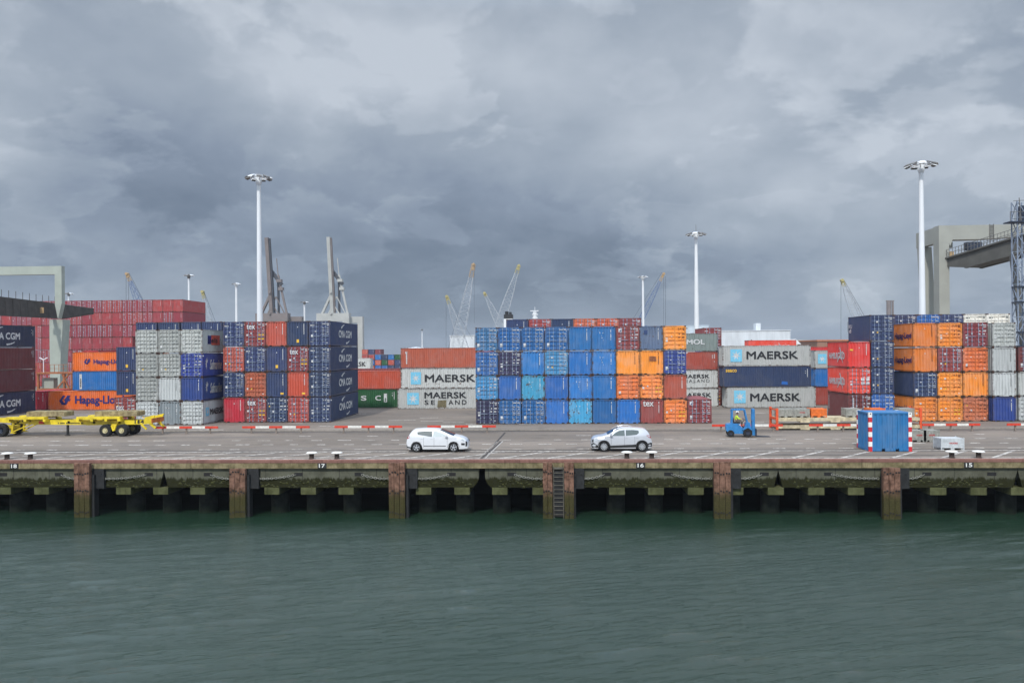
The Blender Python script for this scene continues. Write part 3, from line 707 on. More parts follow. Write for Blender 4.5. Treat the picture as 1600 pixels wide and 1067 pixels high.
def colname(i, n):
    if n == 1: return ""
    if i == 0: return "leftmost column"
    if i == n-1: return "rightmost column"
    return "column %s from left" % ORD[i]
FACEW = {'d': 'doors', 'e': 'blank end'}
def block(cols, gy, rows, L, bname, group, ytop, jog=.0, far=False, Y0=None, nt=None, skip=0):
    """cols: left edges in the photo (n+1), gy: foot of the front in the photo, rows: top tier first, each a list of 'colour:kind[:style]'"""
    mid = (cols[0]+cols[-1])/2; Y0 = Y0 or G(mid, gy).y; nt = nt or len(rows); n = max(len(r) for r in rows)
    ztop = P(mid, ytop, Y0).z; H = ztop/nt; out = {}
    rr = random.Random(len(bname))
    for ri, row in enumerate(rows):
        tier = nt-1-ri
        for ci, sp in enumerate(row):
            if not sp: continue
            a = sp.split(':'); x0 = P(cols[ci], gy, Y0).x; x1 = P(cols[ci+1], gy, Y0).x; W = min(2.438, (x1-x0)-.075) if not far else x1-x0-.05
            lab = "%s container, %s visible, %s, %s%s" % (CC[a[0]][2], FACEW[a[1]], tiername(tier, nt), colname(ci, n)+", " if n > 1 else "", bname)
            o = container(a[0], a[1], W, L, H-.035, (x0+x1)/2+rr.uniform(-jog, jog), Y0+L/2+rr.uniform(0, .06), tier*H+.012, 0, lab, group, int(a[2]) if len(a) > 2 else None, far=far)
            out[(ci, tier)] = o
    return out, Y0, H
L20, L40 = 6.058, 12.192
# A: grey stack on the left
A, YA, HA = block([212.3, 247.6, 282.8, 317.6], 664, [['grey:d:1', 'grey:d:1', 'grey:d:2'], ['grey:d:3', 'grey:d:3', 'royal:d:2'], ['grey:d:1', 'lgrey:e:0', 'royal:e:0'], ['lgrey:d:3', 'bgrey:e:4', 'lgrey:d:1']], L20, "grey left stack", "containers in the grey left stack", 514.5)
SA = {3: ('dgrey', 'hela'), 2: ('dnavy', 'saf'), 1: ('dnavy', 'saf'), 0: ('bgrey', 'mskside')}
for tr, (k, lg) in SA.items():
    logo(A[(2, tr)], 'right', lg)
    pass
# B: blue row behind A, one more on its left
YB = YA+L20+.9
def single(px0, px1, Y, z0, H, sp, L, label, group=None, far=False, W=2.438):
    a = sp.split(':'); X = (P(px0, 548, Y).x+P(px1, 548, Y).x)/2
    return container(a[0], a[1], W, L, H-.03, X, Y+L/2, z0, 0, label, group, int(a[2]) if len(a) > 2 else None, far=far)
zB = P(280, 502.5, YB).z; HB = zB/4
for i, (a, b) in enumerate(((218.5, 245.5), (250, 281), (284, 316.5), (317.5, 347))):
    single(b-33.5, b, YB, 3*HB, HB, 'navy:e:1', L20, "navy container end peeping above the grey left stack, %s of four" % ["first from left", "second from left", "third from left", "rightmost"][i], "blue row behind the grey stack")
single(184, 211.5, YB, 2*HB, HB, 'navy:e:1', L20, "navy container end left of the grey stack, upper of two", "blue row behind the grey stack")
single(184, 211.5, YB, HB, HB, 'navy:e:1', L20, "navy container end left of the grey stack, lower of two", "blue row behind the grey stack")
o = single(178, 211, YB-1.2, 0, HB-.15, 'brown:d:5', L20, "brown-red container with white lettering behind the yellow trailer's rear end", "blue row behind the grey stack"); text(o, 'front', "tex", .2, 1.2, .9, .5, bold=.01)
# C: navy and red stack
C_, YC, HC = block([349, 382.5, 416.3, 449.2, 483, 517.3], 660, [['navy:d:0', 'brown:d:4', 'rorange:e:2', 'navy:e:1', 'navy:d:0'], ['rorange:d:3', 'navy:d:0', 'navy:e:1', 'brown:d:4', 'navy:d:0'],
      ['navy:d:0', 'borange:d:3', 'navy:e:3', 'rustor:e:3', 'navy:d:0'], ['red:e:2', 'brown:d:4', 'navy:d:5', 'rorange:d:3', 'navy:d:2']], L40, "left-centre stack", "containers in the navy and red stack", 501.5)
for tr in range(4): logo(C_[(4, tr)], 'right', 'cma')
for c in ((1, 3), (3, 2), (1, 0)): text(C_[c], 'front', "tex", .25, 1.85, .9, .5, bold=.01)
# D: stack at the left edge of the picture, its long sides facing right
xd = P(55.5, 600, G(55.5, 643).y); YD = G(55.5, 643).y-L40; zD = P(55.5, 509.5, G(55.5, 643).y).z; HD = zD/4
for tr, k in enumerate(('cma', 'dbrown', 'dbrown', 'cma')):
    lab = ["dark navy container with white name, bottom of the far left stack", "dark brown container, second from the ground in the far left stack", "dark brown container, just below the top one of the far left stack", "dark navy container with white name, top of the far left stack"][tr]
    o = container(k, 'e', 2.438, L40, HD-.03, xd.x-1.22, YD+L40/2, tr*HD+.01, 0, lab, "containers in the far left stack")
    if k == 'cma': logo(o, 'right', 'cma')
    sideids(o, 'right', M_DEC)
# E: the distant wall of dull red boxes
YE_ = G(200, 603).y; zE = P(200, 468.6, YE_).z; HE = zE/7; rr = random.Random(21); x1 = P(286, 480, YE_).x
pat = {6: "ddddddddddddddeee"[::-1], 5: "", 4: ""}
for tr in range(6, -1, -1):
    for c in range(19):
        px = 286-17.3*(c+.5)
        if tr < 4 and (px > 196 or px < 30): continue
        if px < 30 and tr != 5: continue
        if tr == 4 and px > 214: continue
        kd = 'e' if (tr == 6 and c < 3) else ('d' if rr.random() < .55 else 'e')
        if tr == 6 and c >= 3: kd = 'd'
        o = container('ered', kd, 2.38, L40, HE-.03, x1-(c+.5)*2.44, YE_+L40/2, tr*HE, 0, "dull red container, %s showing, %s tier of distant red wall, %s column from right" % (FACEW[kd], ORDN[tr] if tr < 6 else "top", ORD[c] if c < 12 else ["thirteenth", "fourteenth", "fifteenth", "sixteenth", "seventeenth", "eighteenth", "nineteenth"][c-12]),
                      "dull red containers in the distant wall", style=0 if kd == 'd' else 0, far=True)
# left gap: orange pair, blue, red
def longside(pxl, pxr, gy, ztier, H, k, label, group=None, Y=None, L=None, dx=0):
    """a container lying parallel to the quay; its right-hand long side (local +x) faces the water"""
    Y = Y or G((pxl+pxr)/2, gy).y; XL = P(pxl, 548, Y).x; XR = P(pxr, 548, Y).x if pxr else XL+L40; L = L or (XR-XL)
    o = container(k, 'e', 2.438, L, H-.03, (XL+XR)/2, Y+1.22, ztier, R(-90), label, group, style=0); return o
yH = G(130, 640.5).y; zt = P(150, 549.5, yH).z/3
def place_h(pxl, tr, k, label):
    XL = P(pxl, 548, yH).x; return container(k, 'e', 2.438, L40, zt-.03, XL+L40/2, yH+1.22, tr*zt, R(-90), label, "long containers behind the yellow trailer", style=0)
o = place_h(75, 0, 'hapag', "orange long container with dark blue name, on the ground behind the yellow trailer")
s = 1/ (F/ yH)    # metres per photo pixel there
put(hapag_mb(1.65, 1.25).mesh("arrow_emblem", M_DECN), "arrow_emblem", o, 'right', 1.5, .72); text(o, 'right', "Hapag-Lloyd", 3.75, .55, 6.7, 1.35, M_DECN, bold=.012)
o = place_h(113, 1, 'blue', "blue long container between two orange ones behind the yellow trailer")
mb = MB(); mb.add([(0, 0, 0), (.34, 0, 0), (.34, 0, 2.0), (0, 0, 2.0)], [(0, 1, 2, 3)]); txtrow(mb, random.Random(2), .17, 1.85, 7, .19, vert=True, m=1, y=-.006); put(mb.mesh("name_strip", [M_DEC, M_DECK]), "name_strip", o, 'right', .95, .22)
o = place_h(113, 2, 'hapag', "orange long container with dark blue name, on top of the blue one")
put(hapag_mb(.95, .72).mesh("arrow_emblem", M_DECN), "arrow_emblem", o, 'right', 1.6, .95); text(o, 'right', "Hapag-Lloyd", 2.95, .82, 4.2, .75, M_DECN, bold=.012)
o = single(46, 70, yH+.2, 0, zt, 'red:e:0', L20, "bright red container end with white marks behind the trailer's left half"); text(o, 'front', "K", 1.3, 1.5, .2, .2)
o = single(128, 156, yH+5, 2*zt, zt+.25, 'hred:e:0', L40, "bright red container top showing just above the upper orange one")
# centre-left gap
yG = G(590, 637).y; zg = P(590, 579, yG).z/2
def left_of(pxr, Y, tr, H, k, label, grp, z=None):
    XR = P(pxr, 548, Y).x; return container(k, 'e', 2.438, L40, H-.03, XR-L40/2, Y+1.22, tr*H if z is None else z, R(-90), label, grp, style=0)
o = left_of(620.5, yG, 0, zg, 'green', "green long container with white spaced letters beside the rusty grey one", "long containers in the centre-left gap")
for ch, u in (("U", 4.4), ("S", 7.25), ("C", 9.2)): text(o, 'right', ch, u, 1.0, .72, .62, bold=.0145)
mb = MB(); mb.add([(0, 0, 0), (.42, 0, 0), (.42, 0, 1.15), (0, 0, 1.15)], [(0, 1, 2, 3)]); txtrow(mb, random.Random(2), .21, 1.05, 4, .2, vert=True, m=1, y=-.006); put(mb.mesh("name_strip", [M_DEC, cpaint('green')]), "name_strip", o, 'right', 10.35, .75); sideids(o, 'right', M_DEC)
o = left_of(626, yG+.1, 1, zg, 'rustor', "orange-red long container lying on the green one", "long containers in the centre-left gap")
y2 = G(590, 628).y
o = left_of(626, y2, 2, (P(590, 576, y2).z)/2.75 if 0 else 2.6, 'brown', "dark red container roof just behind the orange-red one", None, z=P(590, 575.5, y2).z-2.6)
y3 = G(560, 600).y
XR = P(579, 548, y3).x; o = container('msk', 'e', 2.438, L40, 2.6, XR-L40/2, y3+1.22, P(560, 559.5, y3).z-2.6, R(-90), "distant grey container with black lettering above the orange-red one", None, style=0); text(o, 'right', "MAERSK", 5.6, .7, 5.4, 1.0, M_DECK, bold=.012)
# centre MAERSK pile
yM = G(690, 638.5).y; zm = P(690, 543, yM).z/3
def mk(pxl, tr, k, label):
    XL = P(pxl, 548, yM).x; return container(k, 'e', 2.438, L40, zm-.03, XL+L40/2, yM+1.22, tr*zm, R(-90), label, "long containers left of the blue stack", style=0)
def star(o, face, u, v_, w, h): put(star_mb(w, h).mesh("star_emblem", [M_DECB, M_DEC]), "star_emblem", o, face, u, v_)
o = mk(620.8, 0, 'msk', "rust-streaked grey container with star and two lines of black letters, left of blue stack"); star(o, 'right', 1.25, .55, 1.55, 1.55)
text(o, 'right', "MAERSK", 3.55, 1.38, 5.5, .78, M_DECK, bold=.014); text(o, 'right', "SE", 3.55, .55, 1.35, .58, M_DECK, bold=.008, space=1.35); text(o, 'right', "AND", 6.7, .55, 2.35, .58, M_DECK, bold=.008, space=1.35)
mb = MB(); mb.add([(0, 0, 0), (1.2, 0, 0), (1.22, 0, .95), (.1, 0, .9)], [(0, 1, 2, 3)]); put(mb.mesh("rust_patch", plain("rust_stained_repair", (120, 112, 84), .8, 0, .6, 9)), "rust_patch", o, 'right', 5.2, .18)
o = mk(626, 1, 'msk', "grey container with star and one line of black letters under the orange-red one"); star(o, 'right', 1.3, .55, 1.35, 1.6); text(o, 'right', "MAERSK", 3.2, .85, 6.55, .92, M_DECK, bold=.014)
o = mk(626, 2, 'brick', "orange-red long container on two grey ones, left of the blue stack"); text(o, 'right', "F", .62, 1.9, .28, .25, bold=.014); mb = MB(); txtrow(mb, random.Random(4), 0, 0, 6, .2, vert=True); put(mb.mesh("side_marking", M_DEC), "side_marking", o, 'right', .78, 2.0)
# F: the long blue block
Fc = [743.2, 778.8, 815, 851.8, 888.7, 925.7, 963.5, 1000.7, 1037.5, 1073.8, 1112.6]
FB, YF, HF = block(Fc, 662, [['teal:d:1', 'dblue:d:1', 'dblue:d:1', 'dblue:d:1', 'blue:e:0', 'blue:e:4', 'brown:d:2', 'slate:e:0', 'orange:d:2'],
     ['dblue:d:1', 'dnavy:d:2', 'mblue:e:0', 'lblue:d:3', 'blue:e:0', 'mblue:e:4', 'orange:e:0', 'orange:e:0', 'royal:d:1'],
     ['lblue:d:2', 'dblue:e:0', 'cyan:e:4', 'dblue:e:0', 'mblue:e:4', 'blue:e:0', 'worange:d:1', 'worange:d:4', 'brick:e:0'],
     ['dnavy:d:2', 'dblue:d:1', 'dblue:d:1', 'blue:e:0', 'cyan:e:4', 'dblue:e:0', 'blue:e:0', 'brown:e:0', 'worange:d:4', 'brown:d:1']], L20, "long blue stack", "containers in the long blue stack", 509.7, jog=.012)
text(FB[(7, 0)], 'front', "tex", .25, 1.75, 1.05, .5, bold=.01)
mb = MB(); mb.add([(0, 0, 0), (.72, 0, 0), (.70, 0, .45), (.3, 0, .52), (.02, 0, .48)], [(0, 1, 2, 3, 4)]); put(mb.mesh("stain", plain("brown_stain", (150, 92, 58), .8, 0, .5, 8)), "stain", FB[(7, 2)], 'front', .9, 1.35)
mb = MB(); mb.add([(0, 0, 0), (.35, 0, 0), (.35, 0, .42), (0, 0, .42)], [(0, 1, 2, 3)]); put(mb.mesh("repair_patch", plain("blue_patch", (44, 66, 110), .6)), "repair_patch", FB[(7, 3)], 'front', .4, 1.6)
for px in (6, 9):
    o = FB[(px, 3 if px == 6 else 0)]; mb = MB(); mb.add([(0, 0, 0), (.34, 0, 0), (.36, 0, .36), (0, 0, .36)], [(0, 1, 2, 3)]); mb.add([(.05, -.003, .04), (.3, -.003, .3), (.3, -.003, .06)], [(0, 1, 2)], 1); put(mb.mesh("owner_emblem", [M_DEC, M_DECN]), "owner_emblem", o, 'front', .22, 1.85)
# row behind F
YG = YF+L20+.5; zG = P(900, 497.3, YG).z; HG = 2.6
for i, (b, sp) in enumerate(((825.5, 'navy:e:2'), (861, 'rorange:d:3'), (896, 'navy:e:2'), (931, 'rustor:d:3'), (966.5, 'rustor:d:3'), (1001.8, 'brown:d:3'))):
    single(b-34.2, b, YG, zG-HG, HG, sp, L20, "%s container top behind the long blue stack, %s of six" % (CC[sp.split(':')[0]][2], ["leftmost", "second", "third", "fourth", "fifth", "rightmost"][i]), "row behind the long blue stack")
# MOL pile
yO = G(1098, 635).y; zo = P(1098, 520.5, yO).z/4
def lo_(tr, k, label, pxr=1121.5):
    XR = P(pxr, 548, yO).x; return container(k, 'e', 2.438, L40, zo-.03, XR-L40/2, yO+1.22, tr*zo, R(-90), label, "long containers right of the blue stack", style=0)
o = lo_(3, 'molg', "grey-green container with white capital letters right of the blue stack"); text(o, 'right', "MOL", L40-4.0, .95, 2.3, .62, bold=.014)
o = lo_(2, 'brick', "brown-red long container under the grey-green one"); sideids(o, 'right', M_DEC)
o = lo_(1, 'msk', "grey container with two lines of black letters right of the blue stack"); text(o, 'right', "MAERSK", L40-4.6, 1.32, 3.5, .48, M_DECK, bold=.014); text(o, 'right', "SEALAND", L40-4.6, .75, 3.5, .42, M_DECK, space=1.3)
o = lo_(0, 'msk', "rusty grey container on the ground behind the end of the blue stack"); text(o, 'right', "MAERSK", L40-4.8, 1.22, 3.9, .55, M_DECK, bold=.014)
# right MAERSK pile
yR = G(1200, 637).y; zr = P(1200, 539.3, yR).z/3
def rr_(pxl, pxr, tr, k, label):
    XL = P(pxl, 548, yR).x; XR = P(pxr, 548, yR).x; return container(k, 'e', 2.438, XR-XL, zr-.03, (XL+XR)/2, yR+1.22, tr*zr+.01, R(-90), label, "pile of three long containers behind the forklift", style=0)
o = rr_(1134, 1274, 0, 'msk', "light grey long container with star, bottom of three behind the forklift"); star(o, 'right', 1.0, .6, 1.45, 1.6); text(o, 'right', "MAERSK", 3.05, .85, 6.2, .95, M_DECK, bold=.014)
o = rr_(1129.5, 1267, 1, 'navy', "navy long container between two grey ones behind the forklift"); text(o, 'right', "seaco", .35, 1.9, 1.35, .33, M_DECY, bold=.014); sideids(o, 'right', M_DEC)
mb = MB(); mb.add([(0, 0, 0), (.8, 0, -.05), (.78, 0, .35), (.05, 0, .42)], [(0, 1, 2, 3)]); put(mb.mesh("repair_patch", plain("bright_blue_patch", (36, 100, 180), .6)), "repair_patch", o, 'right', 7.3, .3)
o = rr_(1128.7, 1266.7, 2, 'msk', "light grey long container with star, top of three behind the forklift"); star(o, 'right', 1.0, .55, 1.45, 1.6); text(o, 'right', "MAERSK", 3.05, .9, 6.4, .95, M_DECK, bold=.014)
# pile between it and the red stack
yS = yR+4.2; zs = 2.42
XL = P(1272.5, 548, yS).x
for tr, k, lb in ((0, 'brick', "brick red container low between the grey pile and the red stack"), (1, 'blue', "blue container between the grey pile and the red stack"), (2, 'msk', "grey container with a star between the grey pile and the red stack"), (3, 'hred', "bright red container top between the grey pile and the red stack")):
    Yq = yS+(9 if tr == 3 else 0); o = container(k, 'e', 2.438, L20 if tr == 3 else L40, zs-.03, P(1272.5 if tr < 3 else 1264, 548, Yq).x+(L20 if tr == 3 else L40)/2, Yq+1.22, tr*zs-(0 if tr < 3 else 1.95), R(-90), lb, None, style=0)
    if tr == 2: star(o, 'right', .45, .6, 1.1, 1.3)
# column just left of the right pile
XR = P(1127.5, 548, yR+5).x
for tr, k in enumerate(('brick', 'brick', 'dblue', 'brown')):
    container(k, 'd', 2.438, L20, 2.55, XR-1.22, yR+5+3, tr*2.6, 0, "%s container in the narrow gap left of the forklift's grey pile, %s" % (CC[k][2], ["at the bottom", "second tier", "third tier", "on top"][tr]), None)
# J: red and navy stack
YJ = G(1360, 656.5).y; zj3 = P(1342, 533.3, YJ).z/3
xs = [P(p, 600, YJ).x for p in (1325.7, 1360.6, 1396.5)]
def J(ci, tr, H, sp, label, L=L20):
    a = sp.split(':'); return container(a[0], a[1], 2.40, L, H-.03, (xs[ci]+xs[ci+1])/2, YJ+L/2, tr*H+.01, 0, label, "containers in the red and navy stack", int(a[2]))
o = J(0, 2, zj3, 'hred:e:2', "bright red container with orange sticker, upper of two with white figure emblem"); logo(o, 'left', 'ham')
mb = MB(); mb.add([(0, 0, 0), (.32, 0, 0), (.32, 0, .16), (0, 0, .16)], [(0, 1, 2, 3)]); put(mb.mesh("sticker", M_DECY), "sticker", o, 'front', .25, 1.75)
o = J(0, 1, zj3, 'hred:d:2', "bright red container with white squares on its door, lower with figure emblem"); logo(o, 'left', 'ham')
mb = MB()
for a, b in ((0, 0), (.5, 0), (0, .42), (.5, .42)): mb.add([(a, 0, b), (a+.36, 0, b), (a+.36, 0, b+.28), (a, 0, b+.28)], [(0, 1, 2, 3)])
put(mb.mesh("placard", M_DEC), "placard", o, 'front', 1.35, .95)
o = J(0, 0, zj3, 'dbrown:d:2', "dark brown container under the two bright red ones"); mb = MB(); txtrow(mb, random.Random(3), 0, 0, 7, .17, vert=True); put(mb.mesh("side_marking", M_DEC), "side_marking", o, 'front', .55, 2.3); put(mb.mesh("side_marking", M_DEC), "side_marking", o, 'left', .35, 2.3)
zj4 = P(1378, 491.5, YJ).z/4
for tr, sp, lb in ((0, 'dblue:d:5', "royal blue container with white marks at the foot of the navy column"), (1, 'navy:d:3', "navy container, second tier, beside the red stack"), (2, 'navy:d:3', "navy container, third tier, beside the upper red one"), (3, 'navy:d:3', "navy container with white side letters, standing above the red stack")):
    o = J(1, tr, zj4, sp, lb)
    if tr == 3: text(o, 'left', "KU", .15, 1.45, .95, .38, bold=.014); text(o, 'left', "d", .2, .95, .6, .42, bold=.014)
# K: orange stack
Kc = [1427.6, 1465.6, 1505.2, 1545.2]
KB, YK, HK = block(Kc, 658.5, [['orange:e:2', 'orange:d:2', 'brown:d:2'], ['orange:e:2', 'brown:d:3', 'worange:d:1'], ['navy:d:1', 'orange:d:3', 'orange:e:2'], ['orange:d:3', 'orange:d:4', 'borange:d:5']], L20, "orange right stack", "containers in the orange right stack", 503.5)
for tr in (3, 2, 0): logo(KB[(0, tr)], 'left', 'isl')
KG, YKG, HKG = block([1551.3, 1588.8], 658.5, [['grey:d:2'], ['lgrey:e:0'], ['lgrey:e:0'], ['royal:e:0']], L20, "grey column right of the orange stack", "grey column right of the orange stack", 503.5)
for tr, (k, kd, lb) in enumerate((('lgrey', 'd', "light grey container at the right edge of the view, bottom tier"), ('grey', 'e', "pale grey container at the right edge of the view, second tier"), ('dbrown', 'd', "dark red container with white upright letters at the right edge of the view"))):
    o = container(k, kd, 2.40, L20, HK-.03, P(1590.8, 600, YKG+.4).x+1.22, YKG+.4+3, tr*HK+.01, 0, lb, None, style=1)
    if tr == 2:
        for q, c in enumerate("tex"): put(text_mesh(c, .3, .34, M_DEC, .03), "lettering", o, 'front', .8, 1.75-.45*q)
# row behind K
YN = YK+L20+.6; zN = P(1490, 490.2, YN).z
for i, (a, sp) in enumerate(((1397, 'navy:d:3'), (1433.3, 'dblue:d:1'), (1469.5, 'navy:d:3'), (1506.3, 'white:d:0'), (1542.6, 'white:d:0'))):
    single(a, a+36, YN, zN-2.6, 2.6, sp, L20, "%s container top behind the orange stack, %s of five" % (CC[sp.split(':')[0]][2], ["leftmost", "second", "third", "fourth", "rightmost"][i]), "row behind the orange stack")
# far multicoloured row in the gap left of the centre
yf = G(590, 579).y; W_px = 10.2; cols = ['navy', 'dblue', 'green', 'navy', 'dblue', 'brown', 'navy', 'blue']
rf = random.Random(9)
for tr in range(4):
    for c in range(7 if tr < 3 else 3):
        k = rf.choice(['navy', 'navy', 'dblue', 'green', 'rorange', 'blue']) if tr < 3 else ('rorange', 'navy', 'brown')[c]
        X = P(565+W_px*(c+.5), 548, yf+(L20 if tr == 3 else 0)).x; Hf = 2.15
        container(k, 'e', 2.4, L20, Hf-.04, X, yf+3+(L20 if tr == 3 else 0), tr*Hf, 0, "tiny distant %s container, %s tier, %s from left in the far gap" % (CC[k][2].split()[-1], ORDN[tr], ORD[c]), "far multicoloured containers", far=True, style=0)
# ------------------------------------------------------------------ red and white lane barriers
M_RED = plain("barrier_red", (214, 66, 44), .5, 0, .25); M_WHT = plain("barrier_white", (228, 226, 218), .5, 0, .2); M_POST = plain("barrier_post_grey", (134, 122, 112), .7, 0, .35)
yB_ = G(800, 676).y; sB = F/yB_
def barrier(pxl, pxr, n, label):
    a = P(pxl, 670, yB_).x; b = P(pxr, 670, yB_).x; t = thing("lane_barrier", label, "barrier", ((a+b)/2, yB_, 0), group="red and white lane barriers"); L = b-a
    m = n*2-1
    for i in range(m):
        x0 = -L/2+L*i/m; x1 = -L/2+L*(i+1)/m-.001; mb = MB(); mb.box(x0, x1, -.10, .0, .50, .70); mb.box(x0, x1, 0, .06, .50, .54); mb.build("rail_section", M_RED if i % 2 == 0 else M_WHT, t)
    for i in range(3):
        x = -L/2+L*(.13+.37*i); mb = MB(); mb.box(x-.07, x+.07, .002, .10, 0, .66); mb.box(x-.13, x+.13, -.02, .16, 0, .03); mb.build("post", M_POST, t)
for a, b, l in ((241, 341, "red and white barrier in front of the grey container stack"), (379, 484, "red and white barrier in front of the navy and red stack"), (523, 628.5, "red and white barrier left of the white car, before the green container"), (668, 775, "red and white barrier behind the white car"),
                (1112.5, 1223, "red and white barrier behind the blue forklift"), (1264, 1372, "red and white barrier half hidden by the blue box with striped posts"), (1441, 1531, "red and white barrier in front of the orange stack"), (1573, 1680, "red and white barrier at the right edge of the view")):
    barrier(a, b, 3, l)
# ------------------------------------------------------------------ cars
M_CARW = plain("white_car_enamel", (214, 217, 220), .2, 0, .03, bump=0); M_CARS = plain("silver_white_car_enamel", (196, 199, 204), .22, .25, .03, bump=0)
M_GLASS = plain("dark_car_glass", (30, 36, 40), .08, 0, .1, bump=0); M_GLASSL = plain("side_window_glass", (84, 96, 96), .08, 0, .25, 1.2, bump=0); M_TYRE = plain("tyre_rubber", (24, 24, 25), .85, 0, .2); M_RIM = plain("alloy_rim", (206, 210, 214), .3, .5, .1, bump=0)
M_TRIM = plain("black_plastic_trim", (30, 31, 33), .6, 0, .1); M_LAMPR = plain("red_tail_lamp", (150, 20, 28), .2, 0, .1, bump=0); M_LAMPW = plain("headlamp_glass", (206, 214, 220), .12, .2, .1, bump=0); M_SKIRT = plain("car_underside", (18, 18, 19), .9)
def wheel_parts(parent, x, y, r, w, side, nsp, rimr=.68):
    """tyre, spoked rim; side is the outward direction along y"""
    t = MB(); y0, y1 = (y, y+side*w)
    t.lathe([(r*rimr, -w/2), (r*.93, -w/2), (r, -w*.32), (r, w*.32), (r*.93, w/2), (r*rimr, w/2)], n=28, axis='Y')
    wt = t.build("wheel", M_TYRE, parent, (x, y, r), 0, True)
    m = MB(); f = side*(w/2-.02)
    m.lathe([(r*rimr, f-side*.05), (r*rimr, f), (r*(rimr-.07), f+side*.004), (r*(rimr-.08), f-side*.05)], n=28, axis='Y')
    m.cyl((0, f-side*.04, 0), (0, f+side*.006, 0), r*.15, n=12)
    for i in range(nsp):
        a = 2*math.pi*i/nsp+.2; c, s_ = math.cos(a), math.sin(a); p = Vector((-s_, 0, c)); d = Vector((c, 0, s_)); yv = Vector((0, f, 0))
        w0, w1 = r*.075, r*.12*(5/nsp)**.5
        vs = [yv+d*r*.12+p*w0, yv+d*r*.12-p*w0, yv+d*r*(rimr-.05)-p*w1, yv+d*r*(rimr-.05)+p*w1]; q = [v_-Vector((0, side*.035, 0)) for v_ in vs]
        m.add(vs+q, [(0, 1, 2, 3), (7, 6, 5, 4), (0, 4, 5, 1), (1, 5, 6, 2), (2, 6, 7, 3), (3, 7, 4, 0)])
    m.build("rim", M_RIM, wt)
    h = MB(); h.lathe([(0, f-side*.07), (r*rimr, f-side*.065)], n=24, axis='Y'); h.build("brake_recess", M_TRIM, wt)
def car(X, Y, sgn, top, body_mat, name_label, wx, wr, spokes, belt, hw, side_windows, wind, rear, k, cladding, tail, head, rails=False):
    """profile given nose to the right in local x; sgn=-1 turns the car to face left"""
    t = thing("parked_car", name_label, "car", (X, Y, .004), 0 if sgn > 0 else math.pi, group="white cars on the quay")
    def ztop(x):
        for (a, za), (b, zb) in zip(top, top[1:]):
            if a <= x <= b: return za+(zb-za)*(x-a)/(b-a)
        return top[-1][1]
    L = top[-1][0]; zr = max(z for _, z in top)
    def halfw(x, z):
        e = 1-.16*max(0, (abs(x-L/2)/(L/2)))**5
        if z < .45: b = .955+.045*z/.45
        elif z < belt: b = 1.0-.03*(z-.45)/(belt-.45)
        else: b = .97-.27*(z-belt)/(zr-belt)
        return hw*e*b
    # body by rings
    st = sorted(set([0.0, .03, .1, L-.03, L-.1, L]+[L*i/44 for i in range(45)]+[x for x, _ in top]))
    mb = MB(); rings = []
    def zb(x):
        c = .22+.10*max(0, (.25-x)/.25)+.06*max(0, (x-L+.3)/.3)
        for w_ in wx:
            if abs(x-w_) < wr*1.16: c = max(c, wr+math.sqrt(max(0, (wr*1.16)**2-(x-w_)**2)))
        return c
    for x in st:
        zt = ztop(x); lo = min(zb(x), zt-.02); zs = [lo, lo+.04*(zt-lo), lo+(zt-lo)*.3]
        zs = [lo]; 
        for z in (.45, .62, .8, belt-.02, belt+.02, belt+(zr-belt)*.5, zr-.14, zr-.05): zs.append(min(max(z, lo), zt-.03))
        ring = [(x, halfw(x, z), z) for z in zs]; w_ = halfw(x, zt)
        ring += [(x, ring[-1][1]-.06, zt-.008), (x, w_*.5, zt+.012), (x, 0, zt+.018)]
        rings.append(ring)
    n = len(rings[0]); vs = [p for r_ in rings for p in r_]+[(p[0], -p[1], p[2]) for r_ in rings for p in r_]; off = n*len(rings)
    fs = []
    for i in range(len(rings)-1):
        for j in range(n-1):
            a = i*n+j; fs.append((a, a+1, a+n+1, a+n)); fs.append((off+a, off+a+n, off+a+n+1, off+a+1))
        a = i*n; fs.append((a, a+n, off+a+n, off+a))
    for e in (0, len(rings)-1):
        for j in range(n-1): a = e*n+j; fs.append((a, a+1, off+a+1, off+a))
    mb.add(vs, fs); b = mb.build("body", body_mat, t, smooth=True)
    import bmesh as _b
    bm = _b.new(); bm.from_mesh(b.data); _b.ops.remove_doubles(bm, verts=bm.verts, dist=.0006); _b.ops.recalc_face_normals(bm, faces=bm.faces); bm.to_mesh(b.data); bm.free()
    def panel(name, poly, mat, out=.008, both=True):
        for sg in ((-1, 1) if both else (-1,)):
            m = MB(); pts = [(x, sg*(halfw(x, z)+out), z) for x, z in poly]; m.add(pts+[(x, y-sg*.012, z) for x, y, z in pts], [tuple(range(len(pts)))]+[(i, (i+1) % len(pts), len(pts)+(i+1) % len(pts), len(pts)+i) for i in range(len(pts))])
            m.build(name, mat, t)
    for poly, mt in side_windows: panel("side_window", poly, mt)
    def slope(name, x0, x1, mat, inset=.92, lift=.028):
        m = MB(); vs = []
        for i in range(7):
            x = x0+(x1-x0)*i/6; z = ztop(x); w_ = halfw(x, z)*inset
            vs += [(x, -w_, z+lift-.015), (x, -w_*.5, z+lift), (x, 0, z+lift+.006), (x, w_*.5, z+lift), (x, w_, z+lift-.015)]
        m.add(vs, [(5*i+j, 5*i+j+1, 5*i+j+6, 5*i+j+5) for i in range(6) for j in range(4)]); m.build(name, mat, t, smooth=True)
    slope("windscreen", *wind, M_GLASS); slope("rear_window", *rear, M_GLASS)
    for poly in cladding: panel("sill_trim", poly, M_TRIM, .012)
    for poly in tail: panel("tail_lamp", poly, M_LAMPR, .012)
    for poly, mt, nm in head: panel(nm, poly, mt, .012)
